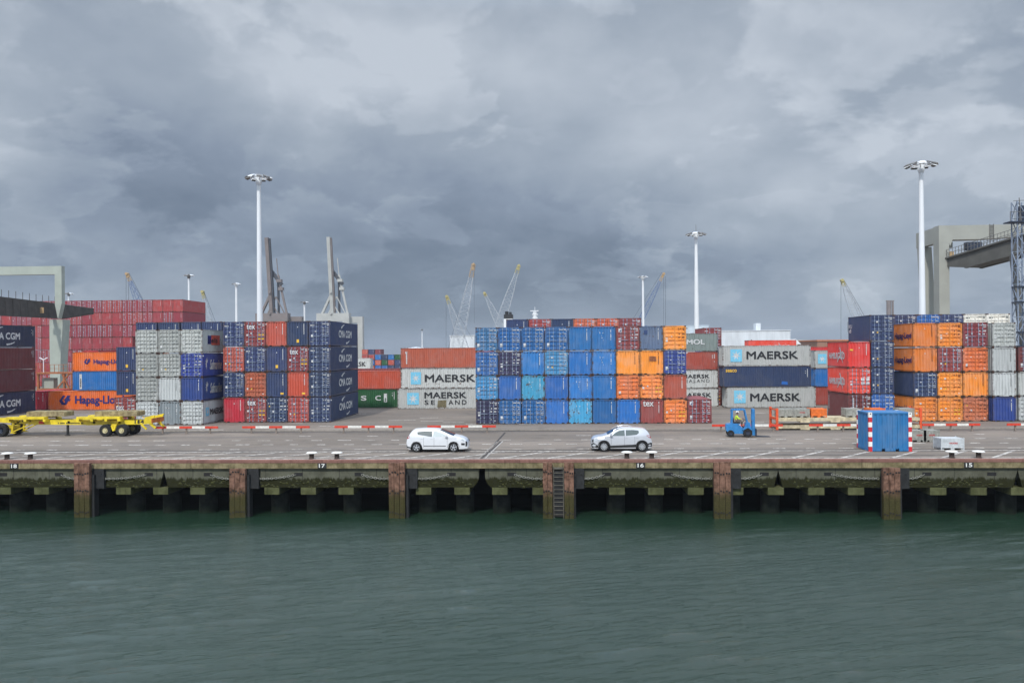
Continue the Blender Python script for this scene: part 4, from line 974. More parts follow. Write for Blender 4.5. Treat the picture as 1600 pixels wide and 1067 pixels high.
    for w_ in wx:
        for sg in (-1, 1):
            m = MB(); r0 = wr*1.17; a = []
            for i in range(15):
                th = math.pi*(i/14)*1.06-.09; xx = w_+r0*math.cos(th); zz = wr+r0*math.sin(th); r2 = r0*(1.13 if cladding and len(cladding) > 1 else 1.06); x2 = w_+r2*math.cos(th); z2 = wr+r2*math.sin(th)
                xx = min(max(xx, .02), L-.02); x2 = min(max(x2, .01), L-.01); a += [(xx, sg*(halfw(xx, zz)+.009), zz), (x2, sg*(halfw(x2, z2)+.009), z2)]
            m.add(a, [(2*i, 2*i+1, 2*i+3, 2*i+2) for i in range(14)]); m.build("wheel_arch", M_TRIM, t)
            wheel_parts(t, w_, sg*(hw-.125), wr, .22, sg, spokes)
    m = MB(); m.box(.25, L-.25, -hw+.25, hw-.25, .18, .5)
    for w_ in wx: m.box(w_-wr*1.12, w_+wr*1.12, -hw+.26, hw-.26, .2, wr*2.1)
    m.build("underbody", M_SKIRT, t)
    # door mirrors, handles
    xm = wind[0]-.25 if False else side_windows[-1][0][0][0]
    for sg in (-1, 1):
        m = MB(); xx = mirror_x(k); z0 = belt+.02; y0 = halfw(xx, z0)
        m.prism([(xx-.08, z0), (xx+.12, z0+.02), (xx+.10, z0+.15), (xx-.08, z0+.17)], sg*(y0+.05), sg*(y0+.2)); m.box(xx-.02, xx+.05, sg*y0*.95, sg*(y0+.06), z0, z0+.05)
        m.build("door_mirror", body_mat, t)
    for xx in (L*.40, L*.235):
        for sg in (-1, 1):
            m = MB(); y0 = halfw(xx, belt-.12); m.box(xx, xx+.17, sg*(y0+.004), sg*(y0+.028), belt-.14, belt-.115); m.build("door_handle", body_mat, t)
    for xx in (L*.455, L*.285, L*.67):
        for sg in (-1, 1):
            m = MB(); ps = []
            for z in (.36, .5, .62, .8, belt-.03): ps += [(xx, sg*(halfw(xx, z)+.0035), z), (xx+.014, sg*(halfw(xx, z)+.0035), z)]
            m.add(ps, [(2*i, 2*i+1, 2*i+3, 2*i+2) for i in range(4)]); m.build("door_gap", M_TRIM, t)
    if rails:
        for sg in (-1, 1):
            m = MB(); xs_ = [L*.32+i*L*.045 for i in range(8)]; m.tube([(x, sg*(halfw(x, ztop(x))-.02), ztop(x)+(.03 if i in (0, 7) else .075)) for i, x in enumerate(xs_)], .018); m.build("roof_rail", M_RIM, t)
    return t
def mirror_x(k): return k
kk = 1.05
g1 = G(685, 706.5)
def sc(l): return [(a*kk, b*kk) for a, b in l]
top1 = sc([(0, .62), (.02, .78), (.06, .95), (.14, 1.12), (.25, 1.30), (.40, 1.50), (.52, 1.575), (.80, 1.60), (1.2, 1.625), (1.7, 1.625), (2.1, 1.60), (2.45, 1.52), (2.8, 1.38), (3.15, 1.23), (3.45, 1.12), (3.8, 1.04), (4.1, .93), (4.25, .82), (4.34, .62), (4.37, .45)])
car(P(685, 700, g1.y+.9).x-4.37*kk/2, g1.y+.95, 1, top1, M_CARW, "white family hatchback facing right on the quay lane", [.73*kk, 3.38*kk], .335*kk, 5, 1.07*kk, .90*kk,
    [(sc([(.82, 1.24), (1.72, 1.10), (1.85, 1.09), (1.85, 1.50), (1.3, 1.49), (.76, 1.42)]), M_GLASSL), (sc([(1.93, 1.09), (2.98, 1.10), (2.55, 1.36), (2.2, 1.46), (1.93, 1.50)]), plain("pale_side_window", (186, 196, 196), .08, 0, .15, 1.5, bump=0))],
    (2.42*kk, 3.38*kk), (.14*kk, .40*kk), 2.86*kk, [sc([(1.25, .42), (2.85, .42), (2.85, .46), (1.25, .46)])], [sc([(.03, .93), (.22, 1.0), (.25, 1.14), (.13, 1.13)])],
    [(sc([(3.92, .86), (4.12, .74), (4.18, .80), (3.98, .95)]), M_LAMPW, "headlight"), (sc([(3.93, .50), (4.15, .48), (4.2, .62), (3.93, .64)]), M_TRIM, "fog_lamp"), (sc([(4.22, .4), (4.345, .42), (4.345, .72), (4.24, .78)]), M_TRIM, "grille"), (sc([(.01, .30), (.36, .26), (.3, .36), (.08, .40), (.02, .60)]), M_TRIM, "bumper_trim")])
g2 = G(970, 705.5)
top2 = sc([(0, .60), (.03, .75), (.08, .92), (.16, 1.16), (.30, 1.40), (.42, 1.52), (.60, 1.575), (1.0, 1.62), (1.5, 1.64), (2.0, 1.63), (2.35, 1.57), (2.7, 1.42), (3.1, 1.19), (3.4, 1.08), (3.8, 1.03), (4.05, .95), (4.2, .82), (4.25, .62), (4.28, .45)])
car(P(970, 700, g2.y+.9).x+4.28*kk/2, g2.y+.95, -1, top2, M_CARS, "silver-white crossover car facing left with dark lower cladding", [.72*kk, 3.38*kk], .345*kk, 10, 1.08*kk, .90*kk,
    [(sc([(.92, 1.30), (1.10, 1.17), (1.85, 1.10), (1.85, 1.50), (1.3, 1.50), (.95, 1.46)]), M_GLASSL), (sc([(1.92, 1.10), (2.85, 1.10), (2.55, 1.33), (2.3, 1.45), (1.92, 1.50)]), M_GLASSL)],
    (2.34*kk, 3.12*kk), (.14*kk, .42*kk), 2.86*kk, [sc([(1.12, .30), (2.95, .26), (2.95, .42), (1.12, .50)]), sc([(.02, .32), (.38, .36), (.4, .52), (.12, .62), (.015, .60)]), sc([(3.76, .26), (4.25, .28), (4.27, .55), (4.1, .62), (3.8, .4)])],
    [sc([(.08, .92), (.26, .98), (.42, 1.12), (.16, 1.14)])], [(sc([(3.72, .80), (4.05, .72), (4.16, .84), (3.85, .93)]), M_LAMPW, "headlight"), (sc([(4.0, .42), (4.14, .42), (4.14, .50), (4.0, .50)]), M_LAMPW, "fog_lamp"), (sc([(4.12, .66), (4.235, .64), (4.2, .84), (4.1, .88)]), M_TRIM, "grille")], rails=True)
# ------------------------------------------------------------------ forklift with its driver
M_FB = plain("forklift_blue", (48, 128, 190), .4, 0, .25); M_FBD = plain("mast_dark_steel", (52, 62, 80), .5, .3, .3)
gf = G(1160, 683); fs_ = 1.10; YF_ = gf.y+.7
fk = thing("forklift", "blue forklift truck with open overhead guard and raised mast side-on", "forklift", (P(1133.5, 680, YF_).x, YF_, .004), R(-7))
def fb(name, fn, mat, parent=None, smooth=False):
    m = MB(); fn(m); m.v = [tuple(c*fs_ for c in v_) for v_ in m.v]; return m.build(name, mat, parent or fk, smooth=smooth)
fb("counterweight", lambda m: m.prism([(.02, .52), (.0, .80), (.06, .98), (.52, 1.02), (.52, .5), (.50, .30), (.10, .42)], -.5, .5), M_FB)
fb("chassis", lambda m: (m.prism([(.52, .30), (.52, .98), (.80, 1.0), (1.12, .86), (1.25, .62), (1.5, .70), (1.55, .62), (1.90, .62), (1.95, .40), (1.30, .26), (.62, .26)], -.48, .48), m.box(.45, 1.1, -.44, .44, .98, 1.03)), M_FB)
fb("dash_cowl", lambda m: m.prism([(1.42, .66), (1.50, 1.10), (1.62, 1.14), (1.82, 1.10), (1.90, .66)], -.42, .42), M_FB)
def guard(m):
    for y in (-.46, .46):
        m.beam((.46, y, .95), (.50, y, 2.08), .09); m.beam((.50, y, 2.10), (1.45, y, 2.12), .09); m.beam((1.42, y, 2.10), (1.72, y, .72), .08); m.beam((.5, y, 2.1), (.46, y, 1.9), .1)
    for x in (.5, .7, .9, 1.1, 1.3, 1.45): m.beam((x, -.5, 2.12), (x, .5, 2.12), .05)
fb("overhead_guard", guard, M_FB)
def mast(m):
    for y in (-.36, .36): m.box(1.98, 2.10, y-.06, y+.06, .14, 2.16); m.box(2.11, 2.19, y*.8-.05, y*.8+.05, .12, 2.10)
    for z in (.4, 1.2, 2.08): m.box(1.99, 2.17, -.36, .36, z, z+.09)
fb("mast", mast, M_FB)
fb("lift_chain", lambda m: (m.box(2.05, 2.09, -.14, -.08, .3, 2.0), m.box(2.05, 2.09, .08, .14, .3, 2.0), m.cyl((2.06, 0, .2), (2.06, 0, 1.9), .045, n=8)), M_TRIM)
fb("fork_carriage", lambda m: (m.box(2.20, 2.27, -.5, .5, .12, .22), m.box(2.20, 2.27, -.5, .5, .55, .66), m.box(2.20, 2.25, -.46, -.38, .1, .68), m.box(2.20, 2.25, .38, .46, .1, .68)), M_FBD)
for y in (-.3, .3): fb("fork", lambda m: (m.box(2.275, 2.32, y-.06, y+.06, .06, .64), m.prism([(2.275, .02), (2.275, .075), (3.35, .04), (3.35, .02)], y-.06, y+.06)), M_FBD)
fb("seat", lambda m: (m.box(.62, 1.10, -.22, .22, 1.03, 1.13), m.prism([(.58, 1.1), (.50, 1.52), (.58, 1.54), (.68, 1.12)], -.22, .22)), M_TRIM)
def wheelring(m):
    c = Vector((1.43, 0, 1.32)); n_ = Vector((.5, 0, .86)).normalized(); a_ = Vector((0, 1, 0)); b_ = n_.cross(a_)
    pts = [c+a_*(.17*math.cos(t*math.pi/8))+b_*(.17*math.sin(t*math.pi/8)) for t in range(17)]; m.tube(pts, .015); m.cyl(c, c-n_*.25, .025); m.cyl(pts[0], pts[8], .012)
fb("steering_wheel", wheelring, M_TRIM)
def fwheel(x, y, r, w, sg):
    m = MB(); m.lathe([(r*.5, -w/2), (r*.92, -w/2), (r, -w*.3), (r, w*.3), (r*.92, w/2), (r*.5, w/2)], n=22, axis='Y'); o = m.build("wheel", M_TYRE, fk, (x*fs_, y*fs_, r), 0, True)
    m = MB(); f = sg*(w/2-.04); m.lathe([(0, f), (r*.22, f+sg*.03), (r*.25, f-sg*.01), (r*.5, f-sg*.01), (r*.52, f+sg*.03)], n=18, axis='Y'); m.build("rim", M_FBD, o, smooth=True)
for sg in (-1, 1): fwheel(.36, sg*.48, .27*fs_, .2, sg); fwheel(1.62, sg*.50, .34*fs_, .24, sg)
fb("mudguard", lambda m: m.prism([(1.22, .58), (1.36, .74), (1.62, .80), (1.88, .74), (1.95, .6), (1.90, .56), (1.62, .74), (1.30, .56)], -.62, .62), M_FB)
# the driver: one skinned body, seated, facing right
M_SKIN = plain("skin", (196, 148, 122), .6, 0, .1, bump=0); M_HIVIS = plain("hi_vis_yellow", (208, 236, 70), .6, 0, .15, 9, bump=.3); M_TROUS = plain("grey_work_trousers", (96, 92, 84), .8, 0, .2); M_HELM = plain("white_helmet", (240, 240, 238), .3, 0, .04, bump=0); M_BOOT = plain("black_boot", (26, 24, 24), .7); M_VEST = plain("dark_jacket_hem", (40, 38, 46), .8); M_HAIR = plain("dark_hair", (40, 32, 28), .8)
def skinned(name, joints, bones, mat, parent, sub=2):
    me = bpy.data.meshes.new(name); me.from_pydata([j[:3] for j in joints], bones, []); o = bpy.data.objects.new(name, me); COL.objects.link(o)
    sk = o.modifiers.new("skin", 'SKIN'); sk.use_smooth_shade = True
    for i, j in enumerate(joints): me.skin_vertices[0].data[i].radius = (j[3], j[3] if len(j) < 5 else j[4])
    me.skin_vertices[0].data[0].use_root = True
    ss = o.modifiers.new("sub", 'SUBSURF'); ss.levels = ss.render_levels = sub
    dg = bpy.context.evaluated_depsgraph_get(); dg.update(); m2 = bpy.data.meshes.new_from_object(o.evaluated_get(dg)); bpy.data.objects.remove(o)
    m2.materials.clear(); m2.materials.append(mat); m2.name = name; return place(m2, name, parent)
px_ = P(1155, 660, YF_); seat = Matrix.Rotation(R(-7), 4, 'Z') @ Vector((.80*fs_, 0, 0))
man = thing("person", "driver in hi-vis yellow jacket and white helmet seated in the blue forklift", "person", (fk.location.x+seat.x, YF_+seat.y, 1.13*fs_), R(-7))
J_ = [(0, 0, .10, .13), (.02, 0, .28, .13), (.05, 0, .46, .14), (.09, 0, .56, .075), (.11, 0, .64, .055), (.13, 0, .72, .085), (.135, 0, .80, .085),
      (.06, -.20, .50, .062), (.20, -.24, .30, .05), (.42, -.16, .26, .038), (.50, -.14, .28, .032), (.06, .20, .50, .062), (.20, .24, .30, .05), (.42, .16, .26, .038), (.50, .14, .28, .032),
      (.10, -.11, .08, .09), (.44, -.14, .10, .075), (.52, -.14, -.28, .055), (.62, -.14, -.36, .04), (.10, .11, .08, .09), (.44, .14, .10, .075), (.52, .14, -.28, .055), (.62, .14, -.36, .04)]
B_ = [(0, 1), (1, 2), (2, 3), (3, 4), (4, 5), (5, 6), (2, 7), (7, 8), (8, 9), (9, 10), (2, 11), (11, 12), (12, 13), (13, 14), (0, 15), (15, 16), (16, 17), (17, 18), (0, 19), (19, 20), (20, 21), (21, 22)]
skinned("body", J_, B_, M_SKIN, man)
for sg in (-1, 1):       # five bent fingers round the wheel rim
    for k in range(4): skinned("finger", [(.50, sg*.14+(k-1.5)*.022, .28, .011), (.545, sg*.14+(k-1.5)*.022, .27, .009), (.56, sg*.14+(k-1.5)*.022, .235, .008), (.54, sg*.14+(k-1.5)*.022, .215, .007)], [(0, 1), (1, 2), (2, 3)], M_SKIN, man, 1)
    skinned("thumb", [(.48, sg*.105, .27, .012), (.51, sg*.09, .255, .010), (.535, sg*.10, .235, .008)], [(0, 1), (1, 2)], M_SKIN, man, 1)
skinned("jacket", [(0, 0, .14, .155), (.02, 0, .30, .155), (.05, 0, .46, .160), (.08, 0, .555, .10), (.06, -.20, .50, .085), (.20, -.24, .30, .068), (.38, -.175, .265, .052), (.06, .20, .50, .085), (.20, .24, .30, .068), (.38, .175, .265, .052)], [(0, 1), (1, 2), (2, 3), (2, 4), (4, 5), (5, 6), (2, 7), (7, 8), (8, 9)], M_HIVIS, man)
skinned("trousers", [(0, 0, .06, .15), (.10, -.11, .08, .11), (.44, -.14, .10, .09), (.52, -.14, -.22, .07), (.10, .11, .08, .11), (.44, .14, .10, .09), (.52, .14, -.22, .07)], [(0, 1), (1, 2), (2, 3), (0, 4), (4, 5), (5, 6)], M_TROUS, man)
for sg in (-1, 1):
    skinned("boot", [(.52, sg*.14, -.24, .062), (.54, sg*.14, -.36, .055), (.68, sg*.14, -.385, .045)], [(0, 1), (1, 2)], M_BOOT, man, 1)
    m = MB(); m.lathe([(0, -.004), (.03, -.002), (.028, .012), (0, .014)], (.125, sg*.088, .76), n=10, axis='Y'); m.build("ear", M_SKIN, man, smooth=True)
    m = MB(); m.lathe([(0, -.012), (.010, -.006), (.010, .006), (0, .012)], (.212, sg*.032, .775), n=8, axis='Y'); m.build("eye", M_BOOT, man, smooth=True)
m = MB(); m.prism([(.205, .775), (.240, .745), (.205, .735)], -.012, .012); m.build("nose", M_SKIN, man)
m = MB(); m.box(.208, .216, -.022, .022, .705, .712); m.build("mouth", M_LAMPR, man)
m = MB(); m.lathe([(.098, -.06), (.104, 0), (.10, .02)], (.118, 0, .81), n=16); m.build("hair", M_HAIR, man, smooth=True)
m = MB(); m.lathe([(.155, -.005), (.15, .012), (.122, .02), (.118, .07), (.09, .115), (.05, .135), (0, .14)], (.13, 0, .825), n=20); m.build("helmet", M_HELM, man, smooth=True)
# ------------------------------------------------------------------ small blue box with striped posts
gb = G(1360, 705.5); gb2 = G(1425, 703.5)
d = (gb2-gb); ang = math.atan2(d.y, d.x)*.0; Wb = P(1425.5, 704, gb.y).x-P(1358.5, 704, gb.y).x; Lb = 2.44; Hb = P(1360, 644.5, gb.y).z
bx = thing("storage_container", "small blue container with red and white striped corner posts near the quay edge", "container", ((P(1358.5, 704, gb.y).x+P(1425.5, 704, gb.y).x)/2, gb.y+Lb/2, .004), R(-1.0)); bx['dims'] = (Wb, Lb, Hb)
M_BBLUE = paint("bright_patchy_blue", (36, 114, 172), .3, .5, .9)
M_STR = plain("post_red", (200, 40, 50), .5, 0, .15); M_STW = plain("post_white", (236, 234, 230), .5, 0, .1)
ns = 8
for sx_ in (-1, 1):
    for sy in (-1, 1):
        m = MB(); p = .24
        for i in range(ns):
            z0 = Hb*i/ns; z1 = Hb*(i+1)/ns-.0005; m.box(sx_*Wb/2, sx_*(Wb/2-p), sy*Lb/2, sy*(Lb/2-.16), z0, z1, i % 2)
        m.cyl((sx_*(Wb/2-.12), sy*(Lb/2), Hb-.1), (sx_*(Wb/2-.12), sy*(Lb/2+.004), Hb-.1), .05, n=8, m=2)
        m.build("striped_corner_post", [M_STR, M_STW, M_BOLT], bx)
def corr_wall(name, a, b, z0, z1, pitch, depth, mat, parent):
    a = Vector(a); b = Vector(b); d = (b-a); L = d.length; d.normalize(); n_ = Vector((d.y, -d.x, 0)); vs = []
    for s_, dd in corr_profile(0, L, pitch, depth):
        q_ = a+d*s_-n_*dd; vs += [(q_.x, q_.y, z0), (q_.x, q_.y, z1)]
    m = MB(); k_ = len(vs)//2; m.add(vs, [(2*i, 2*i+2, 2*i+3, 2*i+1) for i in range(k_-1)]); return m.build(name, mat, parent)
w2, l2 = Wb/2, Lb/2
corr_wall("side_panel", (-w2+.24, -l2+.03, 0), (w2-.24, -l2+.03, 0), .22, Hb-.12, .34, .05, M_BBLUE, bx); corr_wall("side_panel", (w2-.24, l2-.03, 0), (-w2+.24, l2-.03, 0), .22, Hb-.12, .34, .05, M_BBLUE, bx)
corr_wall("end_panel", (-w2+.03, l2-.16, 0), (-w2+.03, -l2+.16, 0), .22, Hb-.12, .28, .05, M_BBLUE, bx); corr_wall("end_panel", (w2-.03, -l2+.16, 0), (w2-.03, l2-.16, 0), .22, Hb-.12, .28, .05, M_BBLUE, bx)
m = MB(); 
for sy in (-1, 1):
    m.box(-w2+.24, w2-.24, sy*(l2-.01), sy*(l2-.14), Hb-.12, Hb-.01)
    for a_, b_ in ((-w2+.24, -.62), (-.36, .36), (.62, w2-.24)): m.box(a_, b_, sy*(l2-.01), sy*(l2-.14), .03, .22)
    m.box(-w2+.24, w2-.24, sy*(l2-.08), sy*(l2-.15), .17, .23)
for sx_ in (-1, 1): m.box(sx_*(w2-.01), sx_*(w2-.12), -l2+.16, l2-.16, Hb-.12, Hb-.01); m.box(sx_*(w2-.01), sx_*(w2-.12), -l2+.16, l2-.16, .03, .22)
m.build("frame", M_BBLUE, bx); m = MB(); m.box(-w2+.12, w2-.12, -l2+.14, l2-.14, Hb-.05, Hb-.02); m.box(-w2+.14, w2-.14, -l2+.16, l2-.16, .1, .14); m.build("roof_panel", M_BBLUE, bx)
# ------------------------------------------------------------------ metal crates
M_CRATE = plain("galvanised_crate", (200, 206, 208), .5, .1, .2, 5); M_CRATEG = plain("grey_crate_steel", (158, 158, 150), .6, .1, .35, 5); M_CRATEO = plain("orange_crate_steel", (232, 116, 44), .5, 0, .3)
def crate(X, Y, Z, w, l, h, mat, label, words=None, wc=None, rz=0, split=False, group="metal crates"):
    t = thing("crate", label, "crate", (X, Y, Z), rz, group=group)
    m = MB(); p = .07
    for sx_ in (-1, 1):
        for sy in (-1, 1): m.box(sx_*w/2, sx_*(w/2-p), sy*l/2, sy*(l/2-p), 0, h+.04)
    if split: m.box(-.04, .04, -l/2-.004, -l/2+.06, .12, h-.04)
    m.build("corner_posts", mat, t)
    for (x0, x1, y0, y1) in ((-w/2+p, w/2-p, -l/2+.01, -l/2+.05), (-w/2+p, w/2-p, l/2-.05, l/2-.01), (-w/2+.01, -w/2+.05, -l/2+p, l/2-p), (w/2-.05, w/2-.01, -l/2+p, l/2-p)):
        m = MB(); n = 4; z = .14
        for i in range(n):
            zz = z+(h-z)*i/n; m.box(x0, x1, y0, y1, zz, zz+(h-z)/n*.82); dx_ = .012
            m.box(x0+dx_ if x1-x0 > y1-y0 else x0+.012, x1-dx_ if x1-x0 > y1-y0 else x1-.012, y0+.012, y1-.012, zz+(h-z)/n*.82, zz+(h-z)/n)
        m.build("crate_side", mat, t)
    m = MB(); m.box(-w/2+.05, w/2-.05, -l/2+.06, l/2-.06, .14, .17); m.box(-w/2+.06, w/2-.06, -l/2+.06, l/2-.06, h-.04, h-.01); m.build("crate_lid", mat, t)
    m = MB(); m.box(-.13, .13, -l/2+.01, l/2-.01, .0, .135); m.box(-w/2+.08, -w/2+.22, -l/2+.01, l/2-.01, .0, .05); m.box(w/2-.22, w/2-.08, -l/2+.01, l/2-.01, 0, .05); m.build("skid", mat, t)
    if words: m = text_mesh(words, w*.34, h*.13, wc, .02); place(m, "lettering", t, (-w*.13, -l/2+.004, h*.52))
    return t
gc = G(1488, 703); s_ = gc.y/F
crate(P(1489, 700, gc.y).x, gc.y+.65, .004, 1.66, 1.25, .84, M_CRATE, "silver crate with red lettering standing nearest the quay edge", "HODES", M_DECR)
gc = G(1450, 690.5)
crate(P(1431, 690, gc.y).x+.25, gc.y+.6, .004, 1.30, 1.15, .92, M_CRATEG, "grey crate with red lettering beside the blue box, left of a pair", "HODES", M_DECR); crate(P(1455.5, 690, gc.y).x, gc.y+.6, .004, 1.30, 1.15, .92, M_CRATEG, "grey crate right of a pair behind the silver crate", "HODES", M_DECR)
# ------------------------------------------------------------------ flat racks with crates
M_CREAM = plain("cream_steel_rust", (206, 192, 158), .7, 0, .4, 2.5); M_FRO = plain("orange_red_stanchion", (232, 92, 46), .5, 0, .25)
yfr = G(1300, 671.3).y; xl = P(1213, 670, yfr).x; xr = P(1441, 670, yfr).x; Lf = xr-xl
for k_, z0 in enumerate((0.004, .68)):
    t = thing("flat_rack", "cream steel flat rack with orange end frames, %s of two stacked behind the barriers" % ("lower" if k_ == 0 else "upper"), "flat rack", ((xl+xr)/2, yfr+1.22, z0), group="flat racks behind the barriers")
    m = MB()
    for y in (-1.2, 1.05): m.box(-Lf/2+.2, Lf/2-.2, y, y+.15, .12, .42)
    m.box(-Lf/2+.2, Lf/2-.2, -1.04, 1.04, .34, .40)
    m.build("deck", M_CREAM, t)
    for i in range(4):
        m = MB(); x = -Lf/2+2.2+i*2.75; m.box(x, x+.85, -1.22, 1.2, .0 if k_ == 0 else .001, .119); m.box(x, x+.85, -1.215, -1.201, .12, .46); m.build("fork_pocket_block", M_CREAM, t)
    zt_ = .66 if k_ == 0 else 1.30
    for sg in (-1, 1):
        m = MB()
        for y in (-1.2, 1.02): m.box(sg*Lf/2, sg*(Lf/2-.2), y, y+.18, 0, zt_)
        m.box(sg*(Lf/2-.03), sg*(Lf/2-.15), -1.02, 1.02, .2, .42)
        if k_ == 1: m.box(sg*(Lf/2-.03), sg*(Lf/2-.12), -1.02, 1.02, 1.1, 1.2)
        m.build("end_frame", M_FRO, t)
zd = .684+.40
cs = [(1231, M_CRATEG, "grey crate on the flat rack, leftmost beside the orange end frame", None, False), (1256, M_CRATEG, "grey crate with red lettering on the flat rack, second from left", "HODES", False), (1283, M_CRATEO, "orange crate on the flat rack", None, True), (1338, M_CRATEG, "grey crate on the flat rack peeping out left of the blue box", None, False), (1421, M_CRATEG, "grey crate on the flat rack at its right end", None, False), (1375, M_CRATEO, "orange-red crate on the flat rack hidden behind the blue box", None, True)]
for px, mt, lb, wd, sp in cs: crate(P(px, 660, yfr).x, yfr+1.2, zd, 1.42, 1.3, .80, mt, lb, wd, M_DECR, split=sp, group="crates on the flat rack")
# ------------------------------------------------------------------ yellow trailer
M_YEL = plain("yellow_trailer_enamel", (232, 206, 44), .45, 0, .3, 1.5); M_CONC = mat_concrete("rough_concrete_block", (.16, .125, .07), (.36, .30, .17), patch=.5, scale=3)
gt = G(165, 682); Yt = gt.y
def TX(px): return P(px, 665, Yt+.1).x
x0t = TX(-2); Xo = TX(165); sT = Yt/F
tr_ = thing("trailer", "yellow flatbed container trailer with twin axles on the quay", "trailer", (Xo, Yt+1.25, 0))
def tx(px): return TX(px)-Xo
def tb(name, fn, mat, smooth=False): m = MB(); fn(m); return m.build(name, mat, tr_, smooth=smooth)
zf0, zf1 = 1.02, 1.55
for sy in (-1, 1):
    tb("main_beam", lambda m: m.prism([(tx(-40), 1.62), (tx(8), 1.60), (tx(8), 1.52), (tx(215), 1.42), (tx(232), 1.50), (tx(234), 1.2), (tx(222), 1.05), (tx(130), .98), (tx(128), 1.02), (tx(50), 1.06), (tx(14), 1.20), (tx(-40), 1.42)], sy*.62, sy*.42), M_YEL)
    tb("side_ledge", lambda m: (m.box(tx(10), tx(70), sy*1.25, sy*.64, 1.60, 1.80), m.box(tx(10), tx(15), sy*1.25, sy*.64, 1.4, 1.599), m.box(tx(68), tx(72), sy*1.25, sy*.64, 1.36, 1.60), m.box(tx(38), tx(42), sy*1.25, sy*.64, 1.38, 1.599)), M_YEL)
    tb("side_ledge", lambda m: (m.box(tx(120), tx(188), sy*1.25, sy*.64, 1.60, 1.80), m.box(tx(120), tx(124), sy*1.25, sy*.64, 1.38, 1.599), m.box(tx(142), tx(146), sy*1.25, sy*.64, 1.38, 1.599), m.box(tx(164), tx(168), sy*1.25, sy*.64, 1.38, 1.599), m.box(tx(184), tx(189), sy*1.25, sy*.64, 1.38, 1.599)), M_YEL)
    tb("landing_leg", lambda m: (m.beam((tx(17), sy*.8, 1.3), (tx(15), sy*.8, .35), .16), m.beam((tx(15), sy*.8, .40), (tx(44), sy*.6, 1.15), .09), m.box(tx(13), tx(20), sy*.92, sy*.68, .28, .36)), M_YEL)
    tb("tail_guard", lambda m: (m.prism([(tx(222), 1.10), (tx(224), 1.72), (tx(240), 1.92), (tx(236), 1.40), (tx(236), 1.1)], sy*.9, sy*.78), m.beam((tx(218), sy*.8, 1.05), (tx(226), sy*.8, .62), .14), m.beam((tx(230), sy*.8, 1.2), (tx(240), sy*.8, .72), .16)), M_YEL)
tb("tail_board", lambda m: m.box(tx(236), tx(237.5), -1.1, 1.1, 1.2, 1.62), plain("rusty_orange_board", (196, 112, 48), .7, 0, .5))
tb("cross_member", lambda m: [m.box(tx(p), tx(p)+.22, -.62, .62, 1.12, 1.38) for p in (20, 60, 100, 140, 180, 210)], M_YEL)
tb("suspension", lambda m: (m.box(tx(173), tx(181), -1.02, 1.02, .55, 1.12), m.beam((tx(174), -1.04, 1.0), (tx(177), -1.04, .5), .18), m.beam((tx(180), -1.04, 1.0), (tx(177), -1.04, .5), .12)), M_YEL)
tb("landing_foot", lambda m: (m.box(tx(97), tx(100), -.5, -.36, .1, 1.0), m.box(tx(95), tx(102), -.6, -.3, .06, .1)), M_STEELD)
tb("lettering_plate", lambda m: m.box(tx(55), tx(63), -.63, -.625, 1.12, 1.38), M_RED)
place(text_mesh("114", .85, .30, M_DECK, .03), "lettering", tr_, (tx(206), -.626, 1.14))
m = MB(); txtrow(m, random.Random(8), 0, 0, 9, .14, .13); m.build("small_lettering", M_DECK, tr_, (tx(24), -.626, 1.3)); m = MB(); txtrow(m, random.Random(8), 0, 0, 22, .12, .11); m.build("small_lettering", M_DECK, tr_, (tx(85), -.626, 1.12))
for px in (164.7, 190.3):
    for y in (-1.12, -.80, .80, 1.12):
        r = .55; w = .27; o = MB(); o.lathe([(r*.45, -w/2), (r*.9, -w/2), (r, -w*.3), (r, w*.3), (r*.9, w/2), (r*.45, w/2)], n=28, axis='Y'); o = o.build("wheel", M_TYRE, tr_, (tx(px), y, r), 0, True)
        sg = -1 if y < 0 else 1; f = sg*w/2
        m = MB(); m.lathe([(r*.56, f*.7), (r*.53, f*1.02), (r*.44, f*.75), (r*.24, f*.55), (r*.22, f*1.1), (0, f*1.15)], n=20, axis='Y'); m.build("rim", plain("cream_wheel_rim", (206, 196, 150), .6, 0, .35, 8), o, smooth=True)
for i, (a, b) in enumerate(((36, 96), (143.5, 210))):
    m = MB(); a_, b_ = TX(a), TX(b); rq = random.Random(i); n = 16
    m.prism([(a_, 0), (a_+.02, .38), (a_+.1, .46)]+[(a_+(b_-a_)*k/n, .46+rq.uniform(-.02, .02)) for k in range(1, n)]+[(b_-.06, .45), (b_, .36), (b_, 0)], 0, 1.5)
    o = m.build("concrete_block", M_CONC, None, (0, Yt+.55, 1.805)); tag(o, "mossy long concrete block lying on the yellow trailer, %s one" % ("left" if i == 0 else "right"), "concrete block", "concrete blocks on the trailer")
